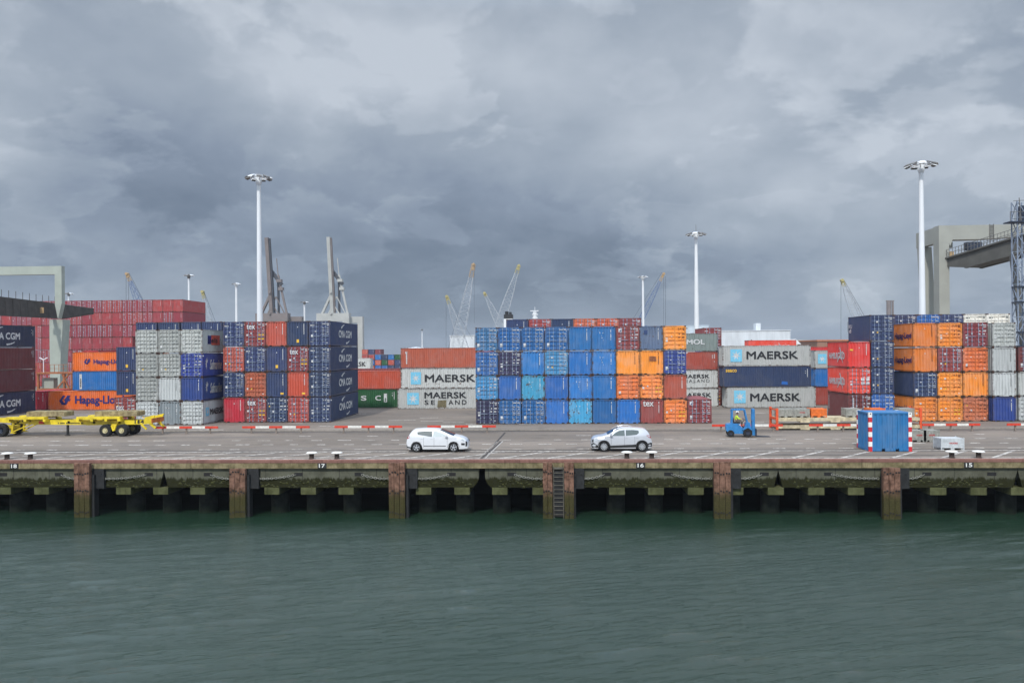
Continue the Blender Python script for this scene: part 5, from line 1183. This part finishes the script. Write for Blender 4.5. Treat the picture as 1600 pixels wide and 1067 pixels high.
# tractor whose rear wheel shows at the left edge
tt = thing("terminal_tractor", "tractor unit at the left edge, only its big black rear tyre in view", "tractor", (TX(2), Yt+1.25, 0))
for y in (-1.05, 1.05):
    m = MB(); r = .60; w = .5; m.lathe([(r*.5, -w/2), (r*.9, -w/2), (r, -w*.35), (r, w*.35), (r*.9, w/2), (r*.5, w/2)], n=26, axis='Y')
    for k_ in range(26): a_ = 2*math.pi*k_/26; m.beam((math.cos(a_)*r, -w*.36, math.sin(a_)*r), (math.cos(a_)*r, w*.36, math.sin(a_)*r), .05, .04)
    o = m.build("wheel", M_TYRE, tt, (0, y, r), 0, True); m = MB(); sg = -1 if y < 0 else 1; m.lathe([(0, sg*.12), (r*.2, sg*.14), (r*.22, sg*.05), (r*.5, sg*.1)], n=18, axis='Y'); m.build("rim", M_FBD, o, smooth=True)
m = MB(); m.box(-5.2, .7, -.45, .45, .6, .95); m.build("chassis", M_YEL, tt); m = MB(); m.prism([(-5.2, .7), (-5.3, 2.0), (-4.9, 3.0), (-3.6, 3.0), (-3.5, .7)], -1.1, .4); m.build("cab", M_YEL, tt)
m = MB(); m.cyl((-4.6, -1.1, .55), (-4.6, -.7, .55), .55, n=24); m.cyl((-4.6, .7, .55), (-4.6, 1.1, .55), .55, n=24); m.build("front_wheels", M_TYRE, tt)
# ------------------------------------------------------------------ floodlight masts
M_MAST = plain("white_mast_paint", (226, 230, 232), .5, 0, .06, .3, bump=0); M_HEADM = plain("grey_lamp_housing", (120, 118, 116), .5, .2, .3, bump=0); M_LENS = plain("dark_lamp_glass", (44, 42, 44), .2, 0, .2, bump=0)
def mast(px, ytop, d, r0, r1, rr_, label, tall=True, aerial=False, nl=9):
    Yd = d; X = P(px, 548, Yd).x; z = P(px, ytop, Yd).z
    t = thing("floodlight_mast", label, "floodlight", (X, Yd, 0), group="floodlight masts")
    m = MB(); h = z-.9; m.lathe([(r0*1.3, 0), (r0*1.3, .3), (r0, .32), (r1, h), (0, h+.02)], n=14); m.build("pole", M_MAST, t, smooth=True)
    m = MB(); n = 16; k = rr_*.62
    pts = [(k*math.cos(2*math.pi*i/n), k*math.sin(2*math.pi*i/n), h+.35) for i in range(n+1)]; m.tube(pts, .07, 5)
    for i in range(6): a = math.pi*i/3; m.beam((0, 0, h+.1), (k*math.cos(a), k*math.sin(a), h+.35), .10)
    m.lathe([(r1*1.2, h-.5), (r1*1.6, h-.2), (r1*1.6, h+.5), (rr_*.30, h+.62), (rr_*.28, h+.78), (0, h+.85)], n=14); m.build("head_frame", M_MAST if tall else M_HEADM, t)
    for i in range(nl):
        a = 2*math.pi*(i+.3)/nl; c, s_ = math.cos(a), math.sin(a)
        m = MB(); q = Vector((c, s_, 0)); e = Vector((-s_, c, 0)); w = rr_*.20; base = Vector((0, 0, h+.34))
        vs = []
        for rad, zz, ww in ((rr_*.58, .16, w*.8), (rr_, -.08, w), (rr_*.98, .05, w), (rr_*.60, .34, w*.7)):
            vs += [base+q*rad+e*ww+Vector((0, 0, zz)), base+q*rad-e*ww+Vector((0, 0, zz))]
        m.add(vs, [(0, 1, 3, 2), (2, 3, 5, 4), (4, 5, 7, 6), (6, 7, 1, 0), (0, 2, 4, 6), (1, 7, 5, 3)]); o = m.build("lamp_housing", M_HEADM if i % 3 else M_MAST, t)
        m = MB(); dn = Vector((0, 0, -.012)); m.add([vs[0]+dn-e*.03, vs[1]+dn+e*.03, vs[3]+dn+e*.03, vs[2]+dn-e*.03], [(0, 1, 2, 3)]); m.build("lamp_glass", M_LENS, o)
    if aerial: m = MB(); m.cyl((0, 0, h+.8), (0, 0, h+2.2), .035, n=5); m.build("aerial", M_HEADM, t)
mast(406.5, 272, 102, .46, .24, 1.75, "tall white floodlight mast rising behind the navy and red stack")
mast(1441.5, 251.5, 98, .46, .24, 1.85, "tall white floodlight mast rising behind the orange stack, tallest on the right")
mast(1089, 362, 152, .60, .26, 1.95, "white tapered floodlight mast behind the grey-green container, with an aerial", aerial=True)
mast(1005.5, 430.5, 243, .45, .28, 1.6, "slender floodlight mast between the crane jib and the blue stack", nl=7)
mast(370, 441.5, 258, .5, .33, 1.5, "thin floodlight mast left of the tall one behind the navy stack", nl=7)
mast(296, 428, 232, .42, .28, 1.6, "thin floodlight mast above the distant dull red wall", nl=7, tall=False)
mast(476.3, 470.5, 345, .5, .35, 1.9, "low floodlight mast between the two raised crane booms", nl=7, tall=False)
mast(108, 457, 300, .5, .3, 1.8, "small floodlight mast just right of the left gantry leg", nl=7, tall=False)
mast(659.7, 514, 700, .5, .4, 2.2, "tiny far floodlight mast above the orange-red container left of centre", nl=6, tall=False)
# ------------------------------------------------------------------ lattice jibs of harbour cranes
M_JIBG = plain("pale_grey_lattice", (172, 178, 184), .6, 0, .1, bump=0); M_JIBY = plain("yellow_jib_head", (178, 168, 110), .6, 0, .2, bump=0); M_JIBB = plain("blue_grey_lattice", (92, 112, 150), .6, 0, .1, bump=0); M_JIBO = plain("orange_jib_head", (178, 150, 110), .6, 0, .2, bump=0); M_ROPE = plain("hoist_rope", (84, 90, 98), .6, bump=0)
def lattice(m, a, b, wa, wb, nseg, r, m0=0, mtip=0, tipf=.85, arch=True):
    a = Vector(a); b = Vector(b); d = (b-a).normalized(); e = d.cross(Vector((0, 1, 0))).normalized(); f = Vector((0, 1, 0))
    def at(k, i, j):
        w = wa+(wb-wa)*k
        if arch: w *= .55+.45*math.sin(math.pi*min(1, k*1.15+.1))**.5 if 0 < k*1.15+.1 < 1 else .6
        p = a.lerp(b, k); return p+e*(i*w/2)+f*(j*w/2)
    for s_ in range(nseg):
        k0, k1 = s_/nseg, (s_+1)/nseg; mt = mtip if k0 >= tipf else m0
        for i, j in ((-1, -1), (1, -1), (1, 1), (-1, 1)): m.beam(at(k0, i, j), at(k1, i, j), r*1.5, m=mt)
        q = 1 if s_ % 2 else -1
        m.beam(at(k0, -q, -1), at(k1, q, -1), r, m=mt); m.beam(at(k0, q, 1), at(k1, -q, 1), r, m=mt); m.beam(at(k0, -1, q), at(k1, -1, -q), r, m=mt); m.beam(at(k0, -1, -1), at(k0, 1, -1), r, m=mt)
def jib(d, foot, tip, w, label, mats, ropes=(), nseg=14, masttop=None, r=.10, name="harbour_crane", tipblock=.6, base=True):
    a = P(*foot, d); b = P(*tip, d); o = thing(name, label, "crane", (a.x, d, 0), group="far harbour crane jibs"); off = Vector((a.x, d, 0))
    m = MB(); lattice(m, a-off, b-off, w, w*.55, nseg, r, 0, 1); m.build("jib", mats, o)
    m = MB(); bb = b-off; m.cyl(bb+Vector((0, -.8, 0)), bb+Vector((0, .8, 0)), tipblock, n=12); m.beam(bb, bb.lerp(a-off, .07), tipblock*1.5); m.build("jib_head", mats[1], o)
    m = MB()
    for (x0, y0), (x1, y1) in ropes: m.beam(P(x0, y0, d)-off, P(x1, y1, d)-off, .11)
    if ropes: m.build("rope", M_ROPE, o)
    if base:      # tower, house and portal below, out of sight behind the boxes
        m = MB(); z = a.z; m.box(-2.2, 2.2, -2.2, 2.2, 0, z-1); m.build("tower", mats[0], o); m = MB(); m.box(-3.5, 3.5, -3, 3, z-5, z-.6); m.build("machinery_house", mats[0], o)
    return o
jib(330, (232, 507), (198.5, 428), 3.0, "jib with pale yellow head above the distant red wall, leftmost crane", [M_JIBB, M_JIBO], (((197, 430), (197, 480)), ((202, 427), (240, 500)), ((201, 431), (201, 480))))
jib(330, (334, 530), (316.5, 456), 2.6, "short pale lattice jib with yellow head beside the red wall's end", [M_JIBG, M_JIBY], (((319, 456), (345, 525)),))
jib(380, (713, 549), (740, 413), 5.2, "long lattice jib leaning right, orange at the tip, left of the blue stack", [M_JIBG, M_JIBO], (((741, 414), (741, 505)), ((736, 424), (700, 545))), 20)
jib(380, (727, 546), (698, 463), 4.0, "shorter lattice jib leaning left with yellow pulley head, crossing the long one", [M_JIBG, M_JIBY], (((697, 463), (697, 545)), ((703, 466), (738, 530))), 14, base=False)
jib(390, (779, 512), (811, 415), 4.6, "long lattice jib leaning right with yellow-green tip above the blue stack", [M_JIBG, M_JIBY], (), 16)
jib(390, (784, 514), (757, 458), 3.6, "short lattice jib leaning left with greenish tip above the blue stack", [M_JIBG, M_JIBY], (((759, 458), (788, 508)),), 10, base=False)
jib(360, (998, 507), (1037, 428), 2.6, "blue-grey jib with yellow head leaning right over the blue stack's end", [M_JIBB, M_JIBO], (((1034, 426), (988, 500)), ((1037, 432), (1037, 510)), ((1040, 432), (1040, 510))), 14)
jib(340, (1341, 500), (1315.5, 438), 3.2, "grey jib with yellow head leaning left, above the navy container on the right", [M_JIBG, M_JIBY], (((1314, 438), (1314, 530)), ((1319, 438), (1352, 496)), ((1317, 437), (1347, 494))), 14)
# ------------------------------------------------------------------ ship-to-shore cranes with raised booms
M_STSG = plain("pale_crane_steel", (176, 178, 174), .6, 0, .12, .4, bump=0); M_STSB = plain("brown_grey_crane_steel", (124, 116, 114), .6, 0, .12, .4, bump=0); M_STSD = plain("dark_crane_stay", (72, 76, 84), .6, bump=0)
def sts(px, ytop, d, w, mat, label, tilt):
    b = P(px, 500, d); o = thing("quay_crane", label, "crane", (b.x, d, 0), group="quay cranes with raised booms"); s = d/F
    top = P(px, ytop, d).z; zb = P(px, 503, d).z
    m = MB()
    m.beam((tilt, 0, zb-2), (-tilt*1.2, -3, top), w*.62, 1.6); m.beam((tilt+w*.44, .3, zb-2), (-tilt*1.2+w*.42, -2.6, top-.3), w*.30, 1.4, m=1)  # second beam in darker steel: the boom's shaded right face put into colour
    for k in range(4): z = zb+(top-zb)*(k+.4)/4; m.cyl((tilt*.3, -2.6, z), (tilt*.3, -1.2, z), .5, n=8)
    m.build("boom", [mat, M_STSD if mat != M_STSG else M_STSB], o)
    m = MB(); zp = zb+36*s*.27; W = 48*s
    X0, X1 = -11*s*2.1, 11*s*2.6
    m.box(X0, X1, -2, 2, zp-2.4, zp+1.0); m.box(X0, X0+2.2, -2, 2, 0, zp-2.4); m.box(X1-2.6, X1, -2, 2, 0, zp-2.4); m.box(X1-1, X1+5, 1, 4, zp-3, zp-.4); m.box(X1+2.8, X1+5, 1, 4, 0, zp-3); m.box(X0+5, X0+6.2, -1, 1, zp-7, zp-2.4)
    m.build("portal_frame", mat, o)
    m = MB(); ap = Vector((3.5*s*2.2+1, 0, zb+(top-zb)*.56))
    for q in ((X1-1, 0, zp+1), (X1-5, 2, zp+1)): m.beam(ap, q, .8, m=1 if q[1] else 0)
    m.beam((-tilt*.2, -1, zb+(top-zb)*.32), (X0+2, 0, zp+1), .9, m=0); m.beam((X0+9, 0, zp+1), (-tilt*.2-1, -1, zb+(top-zb)*.30), .5)
    m.beam(ap+Vector((-3, 0, 2)), ap+Vector((1.5, 0, -4)), 1.4, m=1); m.box(ap.x-.5, ap.x+1.6, -1, 1, ap.z-3, ap.z-1.8); m.box(ap.x+.3, ap.x+2.2, -1, 1, ap.z-6.4, ap.z-5.2); m.beam(ap+Vector((0, 0, 0)), ap+Vector((-.6, 0, 7)), .3)
    m.beam((X1-9, 0, zp+1), (X1-5.5, 0, zp+8), .5); m.beam((X1-2, 0, zp+1), (X1-5.5, 0, zp+8), .4)
    m.build("apex_frame", [mat, M_STSD], o)
    m = MB(); m.box(X1-12, X1-7, -4, 1, zp-6, zp-3); m.build("operator_cabin", M_STSD, o)
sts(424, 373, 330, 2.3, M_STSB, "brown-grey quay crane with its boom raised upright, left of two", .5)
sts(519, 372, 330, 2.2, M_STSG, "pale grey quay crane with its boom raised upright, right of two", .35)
# ------------------------------------------------------------------ left rail gantry with dark girder
M_GANT = plain("grey_green_gantry_steel", (164, 172, 162), .6, 0, .12, .5, bump=0); M_GIRD = plain("dark_brown_girder", (74, 70, 66), .7, 0, .35, .9, bump=0); M_PLAT = plain("rusty_orange_platform", (168, 104, 66), .7, 0, .4, 1.5); M_WIND = plain("sill_dark", (40, 44, 50), .3)
dg_ = 128; o = thing("gantry_crane", "grey portal of a rail gantry with dark sloping girder at the left edge", "crane", (P(93, 548, dg_).x, dg_, 0)); off = o.location.copy()
def LP(px, py, d=dg_): return P(px, py, d)-off
m = MB(); a = LP(-260, 416); b = LP(98.5, 416); z1 = LP(98, 429).z
m.box(a.x, b.x, -.45, .45, z1, b.z); xl_ = LP(88, 429).x; m.box(xl_, b.x, -.45, .45, LP(90, 475).z, z1-.001); m.box(a.x, a.x+1.0, -.45, .45, 0, z1-.001); m.build("portal_frame", M_GANT, o)
m = MB(); zc_ = LP(90, 475).z; zd_ = LP(90, 498).z
m.add([(xl_, -.5, zc_), (b.x, -.5, zc_), (b.x, .5, zc_), (xl_, .5, zc_), (xl_+.5, -.5, zd_), (b.x-.6, -.5, zd_), (b.x-.6, .5, zd_), (xl_+.5, .5, zd_)], [(0, 1, 5, 4), (1, 2, 6, 5), (2, 3, 7, 6), (3, 0, 4, 7), (0, 3, 2, 1), (4, 5, 6, 7)])
c0, c1 = LP(73.5, 500).x, LP(95, 500).x; zt_ = LP(80, 499).z; m.prism([(c0, 0), (c0, zt_), (c1, zt_), (c1-.5, zt_-7), (c1-.7, 0)], .6, 2.6); m.build("column", M_GANT, o)
m = MB(); A0 = P(-60, 456, 108)-off; A1 = P(95, 475, 131)-off; A2 = P(143, 481.5, 139)-off; hb = 2.9
vs = []
for p, h_ in ((A0, 3.1), (A1, 2.5), (A2, 1.05)):
    for q in (-.7, .7): vs += [(p.x, p.y+q, p.z-h_), (p.x, p.y+q, p.z)]
m.add(vs, [(0, 1, 3, 2)]+[(4*i+a_, 4*i+b_, 4*i+4+b_, 4*i+4+a_) for i in (0, 1) for a_, b_ in ((0, 1), (3, 2), (1, 3), (2, 0))]+[(8, 10, 11, 9)]); m.build("girder", M_GIRD, o)
m = MB()
for k in range(12): q = A0.lerp(A1, (k+.5)/13); m.beam(q+Vector((0, -.6, -2.6)), q+Vector((0, -.74, -.05)), .1)
for k in range(14): q = A0.lerp(A1, k/14); m.beam(q, q+Vector((0, 0, 1.1)), .06)
m.build("girder_stiffener", M_GIRD, o)
m = MB(); q = A0.lerp(A1, .79); m.box(q.x-.65, q.x+.65, q.y-.80, q.y-.72, q.z-1.9, q.z-.95); m.build("sign_board", M_JIBO, o)
m = MB()   # platform, railings and small lamp at the foot
x0_, x1_ = LP(57, 600, 112).x, LP(113, 600, 112).x; yy = 112-dg_
for pz in (P(80, 581.5, 112).z, P(80, 607, 112).z): m.box(x0_, x1_, yy, yy+2.2, pz-.25, pz)
zt1 = P(80, 581.5, 112).z; zt0 = P(80, 607, 112).z
for k in range(9): x = x0_+(x1_-x0_)*k/8; m.box(x-.03, x+.03, yy, yy+.06, zt1, zt1+1.1)
m.box(x0_, x1_, yy, yy+.06, zt1+1.06, zt1+1.12); m.box(x0_, x1_, yy, yy+.06, zt1+.5, zt1+.55)
for x in (x0_, (x0_+x1_)*.5+1.2, x1_-.3): m.box(x, x+.25, yy+.1, yy+.4, 0, zt1-.25)
m.beam((x1_-2.4, yy+.2, zt0), (x1_-.6, yy+.2, zt1-.3), .18); m.beam((x1_-.6, yy+.2, zt0), (x1_-1.6, yy+.2, zt1-.3), .18); m.build("service_platform", M_PLAT, o)
m = MB(); m.box(x0_+.2, x0_+1.9, yy+1, yy+2, zt0, zt0+1.5); m.build("electrical_cabinet", M_GANT, o)
m = MB(); xx = P(68, 570, 112).x-off.x; zz = P(68, 562, 112).z; m.cyl((xx, yy, zt1), (xx, yy, zz), .06, n=6); m.beam((xx-.6, yy, zz+.3), (xx, yy, zz), .12); m.beam((xx+.6, yy, zz+.3), (xx, yy, zz), .12); m.build("platform_lamp", M_MAST, o)
# ------------------------------------------------------------------ right gantry and boom and lattice tower
dR = 112; o = thing("gantry_crane", "beige-grey portal gantry behind the orange stack, right edge of the view", "crane", (P(1470, 548, dR).x, dR, 0)); off = o.location.copy()
M_GANB = plain("beige_gantry_steel", (160, 161, 152), .6, 0, .10, .5, bump=0)
m = MB(); a = LP(1462.5, 354, dR); e = LP(1700, 352, dR); zb_ = LP(1462, 381, dR).z; D = 4.6
x78 = LP(1478.5, 380, dR).x; x40 = P(1462, 500, dR).x-off.x
m.prism([(a.x, zb_), (a.x, a.z), (e.x, a.z), (e.x, zb_+1.2), (LP(1528, 375, dR).x, LP(1528, 375, dR).z), (LP(1484, 376, dR).x, LP(1484, 376, dR).z), (LP(1480, 383, dR).x, LP(1480, 386, dR).z), (x78, zb_-.02)], -.8, .8)
m.prism([(a.x, 0), (a.x, zb_-.001), (x78, zb_-.03), (x78+.05, 0)], -.8, .8)
m.prism([(LP(1500, 376, dR).x, LP(1500, 384, dR).z), (LP(1478, 384, dR).x, LP(1478, 384, dR).z), (LP(1478, 375, dR).x, LP(1478, 375, dR).z), (LP(1500, 375, dR).x, LP(1500, 375, dR).z)], 2, 2.8)
m.build("portal_frame", M_GANB, o)
m = MB(); m.box(a.x, a.x+.9, .81, D+1.4, zb_+.1, a.z-.1); m.build("side_beam", M_GANB, o)
m = MB(); m.prism([(a.x+.9, 0), (a.x-.05, zb_+.05), (a.x+1.25, zb_+.05), (a.x+2.3, 0)], D-.6, D+1.0); m.build("rear_leg", M_GANB, o)
m = MB(); x = LP(1541, 360, dR).x; m.box(x, x+.06, -.9, -.84, LP(0, 375, dR).z+6, a.z) if 0 else None
for k in range(12): z = zb_+.1+k*(a.z-zb_)/12; m.box(x, x+.55, -.87, -.82, z, z+.05)
m.box(x-.03, x+.03, -.88, -.81, zb_, a.z+.1); m.box(x+.5, x+.56, -.88, -.81, zb_, a.z+.1); m.build("ladder", M_HEADM, o)
# boom
M_BOOM = plain("dark_grey_boom_steel", (94, 93, 88), .7, 0, .25, .6, bump=0)
p0 = P(1486, 404, 112); p1 = P(1640, 358, 98)
bo = thing("crane_boom", "long dark grey crane boom with railings running out of the right edge", "crane", (p0.x, p0.y, 0)); off = Vector((p0.x, p0.y, 0)); q0, q1 = p0-off, p1-off; dv = (q1-q0); nn = Vector((-dv.y, dv.x, 0)).normalized()
m = MB(); h0, h1 = 1.2, 2.15; vs = []
for t_, h_ in ((0, h0*.95), (.25, 2.1), (1, h1)):
    c = q0.lerp(q1, t_)
    for q in (-1.1, 1.1): vs += [c+nn*q+Vector((0, 0, -h_)), c+nn*q]
m.add(vs, [(0, 1, 3, 2)]+[(4*i+a_, 4*i+b_, 4*i+4+b_, 4*i+4+a_) for i in (0, 1) for a_, b_ in ((0, 1), (3, 2), (1, 3), (2, 0))]+[(8, 10, 11, 9)])
for q in (-1.1, 1.1): m.beam(q0+nn*q*1.12+Vector((0, 0, -.1)), q1+nn*q*1.12+Vector((0, 0, -.1)), .3, .2); m.beam(q0.lerp(q1, .25)+nn*q*1.12+Vector((0, 0, -2.1)), q1+nn*q*1.12+Vector((0, 0, -h1)), .45, .18)
m.build("box_girder", M_BOOM, bo)
for q in (-1.25, 1.25):
    m = MB()
    for k in range(30): c = q0.lerp(q1, k/29)+nn*q; m.beam(c, c+Vector((0, 0, 1.0)), .05)
    for z in (.5, 1.0): m.beam(q0+nn*q+Vector((0, 0, z)), q1+nn*q+Vector((0, 0, z)), .05)
    m.build("railing", M_HEADM, bo)
m = MB(); c = q0.lerp(q1, .30); m.box(c.x-1.3, c.x+.6, c.y+.1, c.y+1.0, c.z+.1, c.z+1.15); m.build("trolley_house", M_FBD, bo)
m = MB(); m.box(-.5, .1, -.6, .3, q0.z-.6, q0.z+.9); m.build("end_platform", M_JIBO, bo)
# lattice tower
dT = 89; to = thing("lattice_tower", "grey steel lattice tower with service cabin at the right edge", "tower", (P(1593, 548, dT).x, dT, 0)); off = to.location.copy()
m = MB(); xa, xb = P(1590, 400, dT).x-off.x, P(1606, 400, dT).x-off.x; za = P(1590, 541, dT).z; zt = P(1590, 314, dT).z; n = 11; wy = xb-xa
for x in (xa, xb):
    for y in (0, wy): m.beam((x, y, 0), (x, y, zt), .11)
for k in range(n+2):
    z0 = zt-(k+1)*(zt)/(n+2); z1 = zt-k*zt/(n+2); q = k % 2
    for y in (0, wy): m.beam((xa if q else xb, y, z0), (xb if q else xa, y, z1), .07); m.beam((xa, y, z0), (xb, y, z0), .07)
    for x in (xa, xb): m.beam((x, 0 if q else wy, z0), (x, wy if q else 0, z1), .07)
m.build("tower_frame", plain("tower_steel_grey", (136, 148, 166), .6, .1, .2, bump=0), to)
m = MB()
for py, ex in ((346, .9), (447, .1), (471, .1), (518, .1), (540, .1)): z = P(1590, py, dT).z; m.box(xa-ex, xb+1, -.3, wy, z-.12, z)
m.build("landing", M_FBD, to); m = MB(); z = P(1590, 346, dT).z; m.box(xa+.5, xb+1.6, 0, wy, z, z+1.7); m.build("service_cabin", M_FBD, to)
m = MB()
for k in range(4): m.beam((xa-.9+k*.5, -.3, z), (xa-.9+k*.5, -.3, z+1.0), .05)
m.beam((xa-.9, -.3, z+1.0), (xa+1.5, -.3, z+1.0), .05); m.beam((xa+.3, -.2, z), (xa+.1, -.2, zt+.3), .06); m.beam((xa-.4, 0, zt), (xb+1, 0, zt+.1), .05); m.build("landing_rail", M_HEADM, to)
st_ = thing("support_pylon", "slanting grey support pylon behind the lattice tower at the right edge", "pylon", (P(1600, 548, 95).x, 95, 0)); off = st_.location.copy()
m = MB(); m.beam(P(1583, 400, 95)-off, P(1612, 540, 95)-off-Vector((0, 0, 9)), .6, .5); m.build("pylon_beam", M_BOOM, st_)
# ------------------------------------------------------------------ sheds, tank, ship parts beyond the stacks
def clad(key, rgb, sc_=.3):
    if key in MATS: return MATS[key]
    m = newmat(key); vec, tone, t = tonevec(); n = noise(vmul(vec, (.6, .6, .12)), .5, 5, .6).outputs[0]; c = tuple(x*.9 for x in lin(rgb))
    w = N('ShaderNodeTexWave', wave_type='BANDS', bands_direction='X'); setin(w, 'Vector', vec); setin(w, 'Scale', sc_)
    col = mixc(ramp(n, .35, .7), c, tuple(x*.8 for x in c)); col = mixc(math_('MULTIPLY', w.outputs[1], .12), col, tuple(x*.7 for x in c))
    MATS[key] = finish(m, col, .6); return MATS[key]
def shed(name, label, x0, x1, ytop, d, depth, mat, zbase=0, roofmat=None, extra=None, cat="warehouse"):
    a, b = P(x0, ytop, d), P(x1, ytop, d); o = thing(name, label, cat, ((a.x+b.x)/2, d, 0)); w = (b.x-a.x)/2
    m = MB(); m.box(-w, w, 0, depth, zbase, a.z-.4); m.build("wall", mat, o); m = MB(); m.box(-w-.3, w+.3, -.3, depth+.3, a.z-.4, a.z); m.build("roof", roofmat or mat, o)
    if extra: extra(o, w, a.z)
    return o
def dots(o, w, z):
    m = MB()
    for k in range(8): x = -w+30+k*5.4; m.box(x, x+1.2, -.06, .0, z-9.6, z-8.6)
    m.build("vent", M_TRIM, o); m = MB(); m.box(w*.18, w*.30, 3, 8, z, z+3.5); m.build("roof_unit", clad("white_cladding", (216, 222, 226)), o)
    m = MB(); m.beam((-w+14, -1, z-10), (-w+20, -1, z-5), .8); m.beam((-w+16, -1, z-10), (-w+22, -1, z-6.5), .5); m.build("loading_arm", M_FBD, o)
shed("warehouse", "long white warehouse beyond the grey-green container right of centre", 1110, 1235, 516.5, 400, 60, clad("white_cladding", (216, 222, 226)), extra=dots)
shed("warehouse", "pale grey shed behind the white tapered floodlight mast", 1066, 1107, 508.5, 460, 40, clad("pale_grey_cladding", (188, 198, 204)))
shed("warehouse", "low cream building right of the white warehouse", 1238, 1277, 531.5, 300, 30, clad("cream_cladding", (214, 208, 186)))
shed("warehouse", "brown-roofed low building between the cream one and the red stack", 1277, 1330, 531, 250, 20, clad("brown_cladding", (150, 112, 92)), roofmat=plain("orange_roof_edge", (196, 124, 86), .7))
shed("warehouse", "white gabled building behind the crossing crane jibs", 703, 741, 524, 420, 40, clad("white_cladding", (216, 222, 226)))
b = P(650, 540, 500); tk = thing("storage_tank", "white domed tank top above the orange-red container left of the blue stack", "tank", (b.x, 500, 0)); m = MB(); zt = P(650, 542.5, 500).z; m.lathe([(7.5, 0), (7.5, zt-1.2), (5, zt-.5), (2, zt), (0, zt+.2)], n=28); m.build("tank_shell", clad("white_cladding", (216, 222, 226)), tk, smooth=True)
m = MB(); [m.cyl((7.6*math.cos(a_), 7.6*math.sin(a_), zt-1.2), (7.6*math.cos(a_), 7.6*math.sin(a_), zt-.1), .08, n=4) for a_ in [k*math.pi/10 for k in range(20)]]; m.build("tank_railing", M_HEADM, tk)
# long red container on a white vessel deck, seen over the right pile
yq = 150; o = container('hred', 'e', 2.438, L40*.72, 2.9, (P(1168, 540, yq).x+P(1239, 540, yq).x)/2, yq, P(1200, 531.5, yq).z-2.9, R(-90), "bright red container with white lettering peeping over the light grey piles", None, style=0)
text(o, 'right', "HAMBURG S\u00dcD", 2.2, 1.3, 5.5, .85); put(figure_mb(1.0, 1.2).mesh("figure_emblem", M_DEC), "figure_emblem", o, 'right', 5.2, 1.2)
m = MB(); x0_ = P(1185, 530, yq+4).x; x1_ = P(1252, 530, yq+4).x; z_ = P(1200, 530, yq+4).z; m.prism([(x0_-(x0_+x1_)/2, z_-.9), (x0_-(x0_+x1_)/2, z_-.3), ((x1_-x0_)/2-1, z_), ((x1_-x0_)/2, z_-1.0)], 0, 8); m.box(-2, 2, 1, 7, 0, z_-.9); o = m.build("canopy_roof", M_MAST, None, ((x0_+x1_)/2, yq+4, 0)); tag(o, "white canopy roof just behind the red container top over the grey pile", "canopy")
# ship funnel and radar mast above the blue stack
dS = 260; b = P(797, 540, dS); o = thing("ship", "ship's black funnel and white radar mast showing above the blue stack", "ship", (b.x, dS, 0)); off = o.location.copy()
m = MB(); a_, c_ = P(787, 498, dS)-off, P(801, 498, dS)-off; m.box(a_.x, c_.x, 0, 5, 0, c_.z); m.build("deckhouse", M_MAST, o); m = MB(); zf = (P(790, 493, dS)-off).z; m.box(a_.x, c_.x, .5, 4.5, c_.z+.001, zf+.4); m.cyl((a_.x+.9, 2, zf), (a_.x+.9, 2, zf+1.4), .6, n=10); m.cyl((a_.x+2.1, 2, zf), (a_.x+2.1, 2, zf+1.2), .45, n=10); m.build("funnel", M_TRIM, o)
q = P(835.5, 482, dS)-off; m = MB(); m.cyl((q.x, 2, 0), (q.x, 2, q.z-1), .65, n=8); m.cyl((q.x, 2, q.z-.8), (q.x, 2, q.z+.6), .08, n=5); m.box(q.x-1.5, q.x+1.2, 1.8, 2.2, q.z-.8, q.z-.55); m.box(q.x-.9, q.x+1, 1.4, 2.6, q.z-2, q.z-1.7); m.box(q.x-.8, q.x+.9, 1.3, 2.7, q.z-3.2, q.z-2.8); m.build("radar_mast", M_MAST, o)
# broad grey chimney stub beyond the navy containers
q0 = P(1390.5, 470, 420); m = MB(); m.cyl((0, 0, 0), (0, 0, q0.z), 1.2, 1.15, 14); m.cyl((2.0, 0, 0), (2.0, 0, q0.z-.2), .55, n=8); m.box(-1.3, 2.6, -.5, .5, q0.z-.4, q0.z+.2); o = m.build("chimney", M_STSB, None, (q0.x-.6, 420, 0)); tag(o, "short brown-grey twin chimney above the navy containers on the right", "chimney")
# white gull over the containers
# ------------------------------------------------------------------ the air between the stacks and the far cranes
hm = newmat("harbour_air"); pv = N('ShaderNodeVolumePrincipled'); setin(pv, 'Color', (.80, .87, .95, 1)); setin(pv, 'Density', .00016); setin(pv, 'Anisotropy', .2); ho = N('ShaderNodeOutputMaterial'); setin(ho, 'Volume', pv.outputs[0])
mb = MB(); mb.box(-1600, 1600, -500, 2600, -5.2, 75); hz = mb.build("haze", hm); hz['kind'] = 'stuff'
